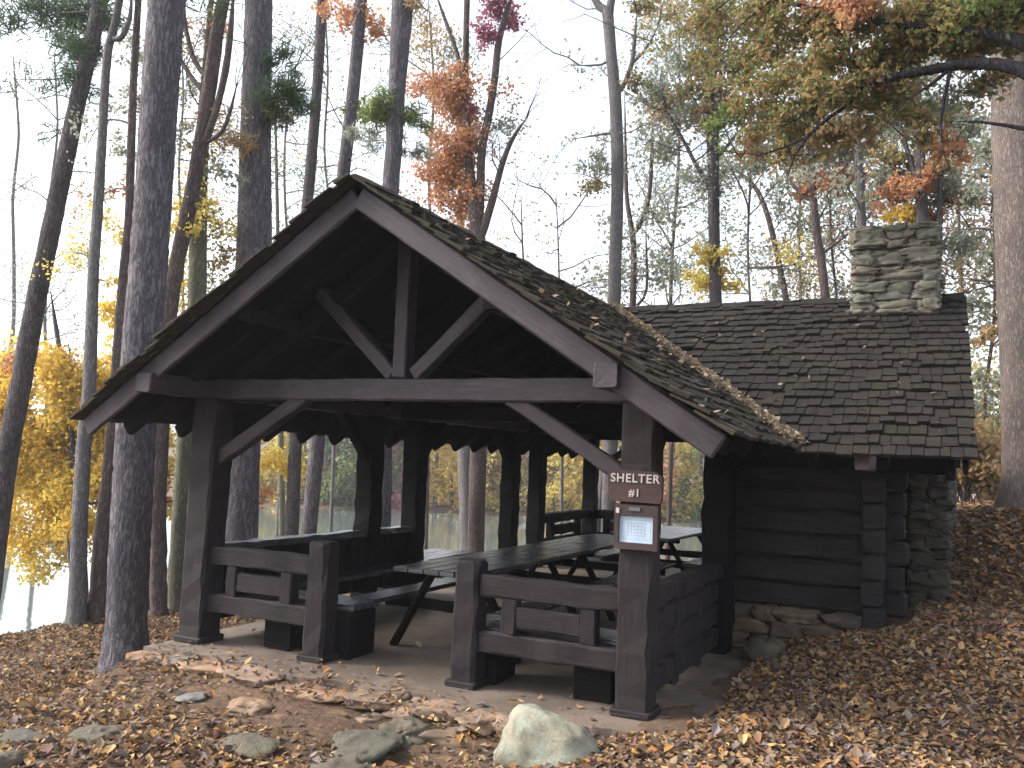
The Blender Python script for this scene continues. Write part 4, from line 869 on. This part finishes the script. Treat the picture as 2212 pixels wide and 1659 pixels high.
# big oak: its trunk stands just outside the right edge, the limb reaches in over the wing
tree('oak_tree', 'leafy olive and orange oak bough with a dark limb reaching in from the right', 'oak tree',
     [(2380, -60, 90), (2400, 300, 100), (2410, 700, 110), (2420, 1150, 125)], 9.0, 'bark_black', 40, sides=20, step=.25, ext=3,
     stems=[[(1718, 260, 5), (1762, 233, 7), (1802, 192, 11), (1872, 175, 15), (1981, 157, 19), (2070, 138, 23), (2145, 131, 26), (2200, 143, 30), (2290, 190, 40), (2370, 270, 50)],
            [(1700, 387, 4), (1718, 328, 6), (1762, 273, 8), (1835, 226, 8), (1862, 200, 9), (1872, 180, 10)], [(1960, 215, 5), (2000, 190, 7), (2060, 150, 9)],
            [(2038, 330, 5), (2030, 250, 7), (2045, 190, 8), (2050, 150, 8)], [(1600, -20, 6), (1720, 10, 9), (1850, 40, 13), (2000, 60, 18), (2150, 70, 24), (2300, 130, 34)],
            [(1590, 330, 3), (1640, 335, 4), (1690, 320, 5), (1740, 300, 6), (1770, 268, 7)], [(2060, 262, 4), (2110, 262, 6), (2200, 275, 9), (2320, 300, 14)]],
     sprays=[(1760, 60, 80, 1100, .3), (1840, 40, 80, 1200, .2, 'lf_brown'), (1930, 60, 85, 1300, .3), (2020, 50, 85, 1300, .4), (2110, 50, 85, 1300, .3), (2190, 60, 80, 1200, .3), (1800, 120, 70, 900, 0), (1880, 120, 75, 1000, .2), (1960, 110, 75, 1000, .3),
             (2050, 105, 70, 900, .4), (1720, 170, 70, 700, .2), (1680, 110, 60, 520, .4), (1640, 190, 60, 420, .2), (1790, 210, 65, 620, 0), (1860, 220, 65, 620, .2), (1930, 200, 60, 520, .3), (1720, 270, 55, 380, .2), (1800, 280, 50, 300, .3, 'lf_brown'), (1650, 270, 50, 240, .3),
             (1830, 30, 60, 520, -.4, 'lf_orange'), (1780, -10, 60, 420, -.3, 'lf_orange'), (1990, 250, 50, 260, .4), (2090, 200, 55, 220, .4, 'lf_bluegreen'), (1600, 140, 60, 260, .4), (1560, 40, 70, 300, .5), (1640, 20, 70, 420, .4), (2150, 120, 60, 420, .5), (1880, 280, 50, 240, .3, 'lf_brown'), (2200, 0, 80, 800, .2, 'lf_green'), (2130, 0, 80, 700, 0, 'lf_green'), (1500, 20, 60, 260, .6, 'lf_olive'), (1480, 90, 60, 200, .7), (1540, 130, 65, 420, .6), (1600, 210, 60, 420, .5), (1660, 60, 65, 520, .3), (1700, 330, 50, 240, .4), (1760, 340, 50, 240, .4, 'lf_brown'), (1620, 300, 55, 260, .5, 'lf_brown'), (1980, 310, 50, 260, .5), (2120, 200, 50, 260, .5), (2060, 330, 50, 200, .5, 'lf_orange'), (1850, 330, 55, 260, .5, 'lf_olive'), (1560, 250, 50, 240, .6, 'lf_green')],
     lf='lf_olive', ls=.055)
# further trunks seen through and beside the shelter
tree('autumn_tree', 'smooth pale grey trunk seen through the middle opening of the shelter', 'tree',
     [(1000, 700, 36), (1006, 960, 38), (1016, 1185, 42)], 18.5, 'bark_grey', 50, sides=14, step=.4, ext=4, group=MID)
tree('autumn_tree', 'thin trunk seen through the shelter left of the entrance post, beside twin pines', 'tree',
     [(596, 300, 6), (600, 500, 9), (602, 700, 11), (606, 900, 13), (610, 1150, 15)], 20, 'bark_moss', 51, sides=8, step=.5, ext=2, nb=6, bl=(.8, 1.6), lf='lf_bluegreen', nl=300, ls=.1, group=MID)
tree('autumn_tree', 'pale leaning stem between the rear right post and the sign', 'tree',
     [(1310, 950, 14), (1302, 1040, 15), (1290, 1130, 16)], 19, 'bark_grey', 52, sides=8, step=.4, ext=2, group=MID)
# light background saplings that break up the sky; each one its own tree
BGT = 'slight background saplings with sparse leaves'
rb = np.random.default_rng(99)
bgl = [(95, 'leftmost sapling in the white gap beside the leaning pine'), (395, 'sapling between the two thickest pines, partly hidden'), (608, 'sapling in the gap right of the second thick pine'), (722, 'sapling between the narrow pine and the tilted grey pine'),
       (925, 'sapling left of the orange many-stemmed tree'), (1150, 'faint sapling in the open sky above the main roof slope'), (1215, 'low bushy sapling peeking over the main roof slope'), (1450, 'sapling left of the dark tree with the yellow clump'),
       (1610, 'sapling between the dark tree and the arching tree'), (1730, 'sapling behind the reddish forked trunk'), (1820, 'sapling just left of the chimney top'), (1915, 'sapling directly behind the chimney'), (2085, 'sapling between the chimney and the tan trunk'), (2135, 'sapling hugging the left side of the tan trunk'), (500, 'sapling touching the left side of the second thick pine'), (30, 'sapling at the very left edge above the golden maple')]
for i, (px, lb_) in enumerate(bgl):
    Yb = rb.uniform(21, 30); top = rb.uniform(-20, 260) if px not in (1150, 1215) else 470
    w = rb.uniform(7, 11); lean = rb.uniform(-25, 25)
    jj_ = rb.normal(0, 7, 6)
    tree('sapling', lb_, 'sapling', [(px + lean, top, w * .4)] + [(px + lean * (1 - f_) + jj_[int(f_ * 6)], top + (960 - top) * f_, w * (.5 + .5 * f_)) for f_ in (.18, .34, .51, .68, .84)] + [(px, 960, w)], Yb, ['bark_grey', 'bark_brown', 'bark_grey'][i % 3], 600 + i, sides=6, step=.6, ext=1,
         nb=26 if px not in (1150, 1215) else 16, bl=(1.0, 3.0), brange=(.35, 1), bkids=(3, 6), lf=['lf_bluegreen', 'lf_brown', 'lf_olive', 'lf_bluegreen'][i % 4] if px > 200 else 'lf_bluegreen', nl=6500 if px > 1300 else 3200 if px not in (1150, 1215) else 500, ls=.085, lspread=.34, group=BGT)
# shrubs on the right slope
SH = 'brown autumn shrubs on the slope at right'
for i, (px, py, w, h, lf_, lb_) in enumerate([(2090, 1010, 60, 130, 'lf_brown', 'tallest brown shrub right of the stone fireplace corner'), (2140, 1050, 70, 110, 'lf_olive', 'olive shrub left of the foot of the tan trunk'), (2105, 1100, 60, 60, 'lf_brown', 'low brown shrub at the top of the leafy slope'),
                                             (2165, 960, 60, 140, 'lf_bluegreen', 'hazy grey-green shrub behind the tan trunk'), (2075, 930, 50, 120, 'lf_yellow', 'yellowish shrub peeking past the wing eave'), (2250, 1040, 80, 120, 'lf_brown', 'brown shrub right of the tan trunk at the picture edge')]):
    Yb = 19 + i * 1.4; c = at(px, py, Yb); k = cdepth(c) / FOC; x = c[0]; gz = Tz(x, Yb); r = np.random.default_rng(700 + i)
    th = thing('shrub', lb_, 'shrub', (x, Yb, gz), SH); mb = MB(); anc = []
    for _ in range(11):
        az = r.uniform(0, 6.28); d = np.array([math.cos(az) * .5, math.sin(az) * .5, 1.0]); d /= np.linalg.norm(d)
        grow(r, mb, anc, (x + r.normal(0, .15), Yb + r.normal(0, .15), gz - .05), d, max(1.2, (c[2] - gz) * 1.25 + h * k * .3), .02, 0, 2, 5, .05, (4, 7))
    mb.build('stems', M['bark_brown'], th, smooth=True); V_, F_ = leaves(r, anc, 3200, .16, .10); mesh('foliage', V_, F_, M[lf_], th)

# ------------------------------------------------------------------ far shore wood, one tree after another
FS = 'autumn trees on the far shore of the lake'
far = [(470, 'lf_olive', 9, 'olive'), (535, 'lf_yellow', 8, 'straw coloured'), (585, 'lf_gold', 9, 'golden'), (618, 'lf_yellow', 7, 'pale yellow'), (650, 'lf_yellow', 9, 'tawny yellow'), (700, 'lf_green', 10, 'green'), (735, 'lf_pine', 12, 'dark evergreen'), (690, 'lf_orange', 4.0, 'low orange'),
       (765, 'lf_green', 10, 'soft green'), (800, 'lf_brown', 9, 'dull brown'), (845, 'lf_red', 9, 'pinkish red'), (862, 'lf_green', 6.5, 'bright green'), (900, 'lf_yellow', 9, 'light yellow-brown'), (940, 'lf_gold', 11, 'deep golden'), (975, 'lf_gold', 9, 'yellow gold'), (1035, 'lf_yellow', 9, 'hazy yellow'),
       (1062, 'lf_brown', 9, 'rusty brown'), (1095, 'lf_orange', 6, 'orange'), (1120, 'lf_yellow', 10, 'lemon yellow'), (1160, 'lf_olive', 9, 'moss coloured'), (1195, 'lf_yellow', 9, 'sandy'), (1225, 'lf_gold', 10, 'amber'), (1262, 'lf_gold', 9, 'copper gold'), (1300, 'lf_yellow', 9, 'cream yellow'),
       (1345, 'lf_olive', 9, 'green-brown'), (1400, 'lf_orange', 8, 'pale orange-brown'), (1450, 'lf_yellow', 10, 'buff'), (1480, 'lf_yellow', 8, 'yellow-green'), (1515, 'lf_green', 10, 'light green'), (1550, 'lf_brown', 9, 'bronze')]
NAMES_AT = lambda px: ('seen through the left bay of the shelter' if px < 760 else 'seen between the paired left posts' if px < 880 else 'seen through the middle opening' if px < 1080 else 'seen between the rear posts' if px < 1270 else 'seen just left of the sign post' if px < 1420 else 'seen right of the sign post')
for i, (px, lf_, H_, cn) in enumerate(far):
    r = np.random.default_rng(800 + i); Yd = 70.0
    for _ in range(12): c = at(px, 1080, Yd); Yd = .5 * Yd + .5 * (float(SHORE(c[0])) + 3.5 + 2.5 * ((i * 37) % 5) / 4 - (2 if H_ < 6 else 0))
    c = at(px, 1080, Yd); x = c[0]; gz = Tz(x, Yd)
    th = thing('far_tree', '%s tree on the far shore, %s' % (cn, NAMES_AT(px)), 'tree', (x, Yd, gz), FS)
    mb = MB(); tube(mb, [(x, Yd, gz - .3), (x + r.normal(0, .2), Yd, gz + H_ * .5), (x + r.normal(0, .4), Yd, gz + H_ * .95)], [.2, .13, .04], 6)
    cc = []
    for _ in range(34):
        zz = r.uniform(.0, 1) ** 1.15; rad = H_ * .26 * math.sin(math.pi * min(1, zz * .78 + .2)) * (1.15 - (.8 * zz if lf_ == 'lf_pine' else 0)); az = r.uniform(0, 6.28); q = rad * r.uniform(.3, 1)
        e_ = np.array([x + math.cos(az) * q, Yd + math.sin(az) * q, gz + H_ * zz]); cc.append(e_)
        tube(mb, [(x, Yd, gz + H_ * zz * .8), e_], [.05, .02], 4)
    mb.build('trunk', M['bark_grey'], th, smooth=True)
    V_, F_ = leaves(r, np.array(cc), 2400, H_ * .06, .30); mesh('crown', V_, F_, M[lf_], th)

# ------------------------------------------------------------------ leaf litter
def litter(n, region, dens, size, seed, lift=0.008, zfun=None, name='fallen_leaves', mat='litter', tilt=.42):
    r = np.random.default_rng(seed); x0, x1, y0, y1 = region
    X = r.uniform(x0, x1, n); Y_ = r.uniform(y0, y1, n); keep = r.random(n) < dens(X, Y_); X = X[keep]; Y_ = Y_[keep]; n = len(X)
    Z = (zfun or T)(X, Y_); az = r.uniform(0, 6.283, n); tx = r.normal(0, tilt, n); ty = r.normal(0, tilt, n)
    a = np.column_stack([np.cos(az), np.sin(az), tx]); a /= np.linalg.norm(a, axis=1)[:, None]
    b = np.column_stack([-np.sin(az), np.cos(az), ty]); b /= np.linalg.norm(b, axis=1)[:, None]; nn = np.cross(a, b)
    s = (size * r.uniform(.5, 1.3, n) * np.where(r.random(n) < .12, 1.5, 1))[:, None]; cu = r.uniform(-.35, .45, n)[:, None] * s; c = np.column_stack([X, Y_, Z + lift + np.abs(tx) * s[:, 0] * .3 + r.uniform(0, .012, n)])
    v = [c - a * s * .55, c - a * s * .15 + b * s * .33 + nn * cu, c + a * s * .22 + b * s * .24 + nn * cu * .8, c + a * s * .58 + nn * cu * .5, c + a * s * .22 - b * s * .24 + nn * cu * .7, c - a * s * .15 - b * s * .33 + nn * cu]
    V = np.stack(v, 1).reshape(-1, 3); k = np.arange(n) * 6
    F = np.concatenate([np.column_stack([k, k + 3, k + 2, k + 1]), np.column_stack([k, k + 5, k + 4, k + 3])])
    o = mesh(name, V, F, M[mat]); return o
def out_slab(X, Y_, m=0.0):
    a = (X > -6.2 - m) & (X < -1.45 + m) & (Y_ > 5.50 - m) & (Y_ < 15.9 + m)
    b_ = (X > -1.85) & (X < -.2) & (Y_ > 8.6) & (Y_ < 12.7)
    return ~(a | b_)
def d1(X, Y_):
    d = np.sqrt(X ** 2 + Y_ ** 2); den = np.clip(1.15 - d / 26, .25, 1)
    dirt = np.exp(-(((X + 4.0) / 1.9) ** 4 + ((Y_ - 5.08) / .62) ** 4)); dirt2 = np.exp(-(((X + 1.5) / .5) ** 2 + ((Y_ - 6.9) / 1.3) ** 2))
    pat = .62 + .38 * np.sin(X * 1.9 + 1.3 * np.sin(Y_ * 1.6)) * np.sin(Y_ * 2.1 + X)
    lower = np.where(X < -2.6, .8, 1.0); pat = np.where(X > -2.2, np.maximum(pat, .9), pat)
    return np.where(out_slab(X, Y_, .02), den * pat * lower * (1 - .93 * dirt) * (1 - .6 * dirt2), 0)
tag(litter(260000, (-10, 3, 2.2, 11), d1, .050, 5), 'carpet of brown and orange fallen leaves around the shelter', 'leaf litter', kind='stuff')
tag(litter(90000, (-2, 7, 8.5, 19), lambda X, Y_: np.where(out_slab(X, Y_, .02) & (X > -.1), 1.0, 0), .07, 6, name='slope_leaves'), 'orange-brown fallen leaves covering the slope at right', 'leaf litter', kind='stuff')
tag(litter(1400, (-6.1, -1.5, 5.55, 7.2), lambda X, Y_: np.exp(-(Y_ - 5.55) / .35) * .55, .05, 8, zfun=lambda X, Y_: X * 0 + .012, name='doorway_leaves', lift=.004, tilt=.2), 'scattered leaves on the front edge of the shelter floor', 'leaf litter', kind='stuff')
tag(litter(2600, (-5.9, -2.0, 5.15, 5.62), lambda X, Y_: .16 + 0 * X, .045, 9, zfun=lambda X, Y_: -.012 - .12 * np.clip(5.4 - Y_, 0, 1), name='edging_leaves', lift=.004, tilt=.5), 'fallen leaves lodged along the stone edging', 'leaf litter', kind='stuff')
# leaves caught in the roof valley and on the shingles
r = np.random.default_rng(12); n = 9000
dy = r.uniform(0, 3.1, n) ** 1.0; Yv = WY - dy; Xv = CX + (RZ - (WRZ - WS * dy)) / SL
off = np.abs(r.normal(0, .045, n)) * (0.5 + .5 * dy / 3.1); side = r.random(n) < .6
Xs = Xv + np.where(side, off, -off * .6); Zs = .012 + np.where(side, WRZ - WS * dy, RZ - SL * (Xs - CX)) + .045 + r.uniform(0, .045, n) * (1 - off * 4)
def cloud(name, C, size, seed, mat, tilt=.5):
    r = np.random.default_rng(seed); n = len(C); V_, F_ = leaves(r, C, 1, 0, size); a = r.normal(0, 1, (n, 3)) * np.array([1, 1, tilt]); a /= np.linalg.norm(a, axis=1)[:, None]; b = r.normal(0, 1, (n, 3)) * np.array([1, 1, tilt]); b -= (a * b).sum(1)[:, None] * a; b /= np.linalg.norm(b, axis=1)[:, None]
    s = (size * r.uniform(.6, 1.3, n))[:, None]; V = np.stack([C - a * s * .6, C + b * s * .35, C + a * s * .6, C - b * s * .35], 1).reshape(-1, 3); return mesh(name, V, np.arange(4 * n).reshape(-1, 4), M[mat])
tag(cloud('valley_leaves', np.column_stack([Xs, Yv, Zs]), .055, 3, 'roof_litter'), 'line of tan dead leaves caught in the roof valley', 'leaf litter', kind='stuff')
n = 90; Xr = r.uniform(-2.6, .1, n); dyr = r.uniform(.3, 3.0, n); ok = (WRZ - WS * dyr) > RZ - SL * (Xr - CX) + .02
C1 = np.column_stack([Xr, WY - dyr, WRZ - WS * dyr + .055])[ok]
n = 90; Xq = CX + r.uniform(.1, 2.65, n); Yq = r.uniform(5.25, 9.5, n); ok = (RZ - SL * (Xq - CX)) > deckw(0) * 0 + (WRZ - WS * np.abs(Yq - WY)) - .0
C2 = np.column_stack([Xq, Yq, RZ - SL * (Xq - CX) + .06])[ok | (Yq < 7.6)]
tag(cloud('roof_leaves', np.concatenate([C1, C2]), .06, 4, 'roof_litter', .3), 'few scattered dead leaves and twigs lying on the shingles', 'leaf litter', kind='stuff')

# ------------------------------------------------------------------ thin added volume round the whole scene, imitates glare from the white sky
hz = mesh('glare_veil', boxv(-330, 85, -5.5, 185, -5.4, 26), BOXQ, M['water']); tag(hz, kind='stuff')
hm = bpy.data.materials.new('glare_veil'); hm.use_nodes = True; t = hm.node_tree; t.nodes.clear()
o_ = t.nodes.new('ShaderNodeOutputMaterial'); pv = t.nodes.new('ShaderNodeVolumePrincipled'); pv.inputs['Color'].default_value = (.93, .95, 1, 1); pv.inputs['Density'].default_value = .0009
pv.inputs['Anisotropy'].default_value = .3
t.links.new(pv.outputs[0], o_.inputs['Volume']); hz.data.materials[0] = hm
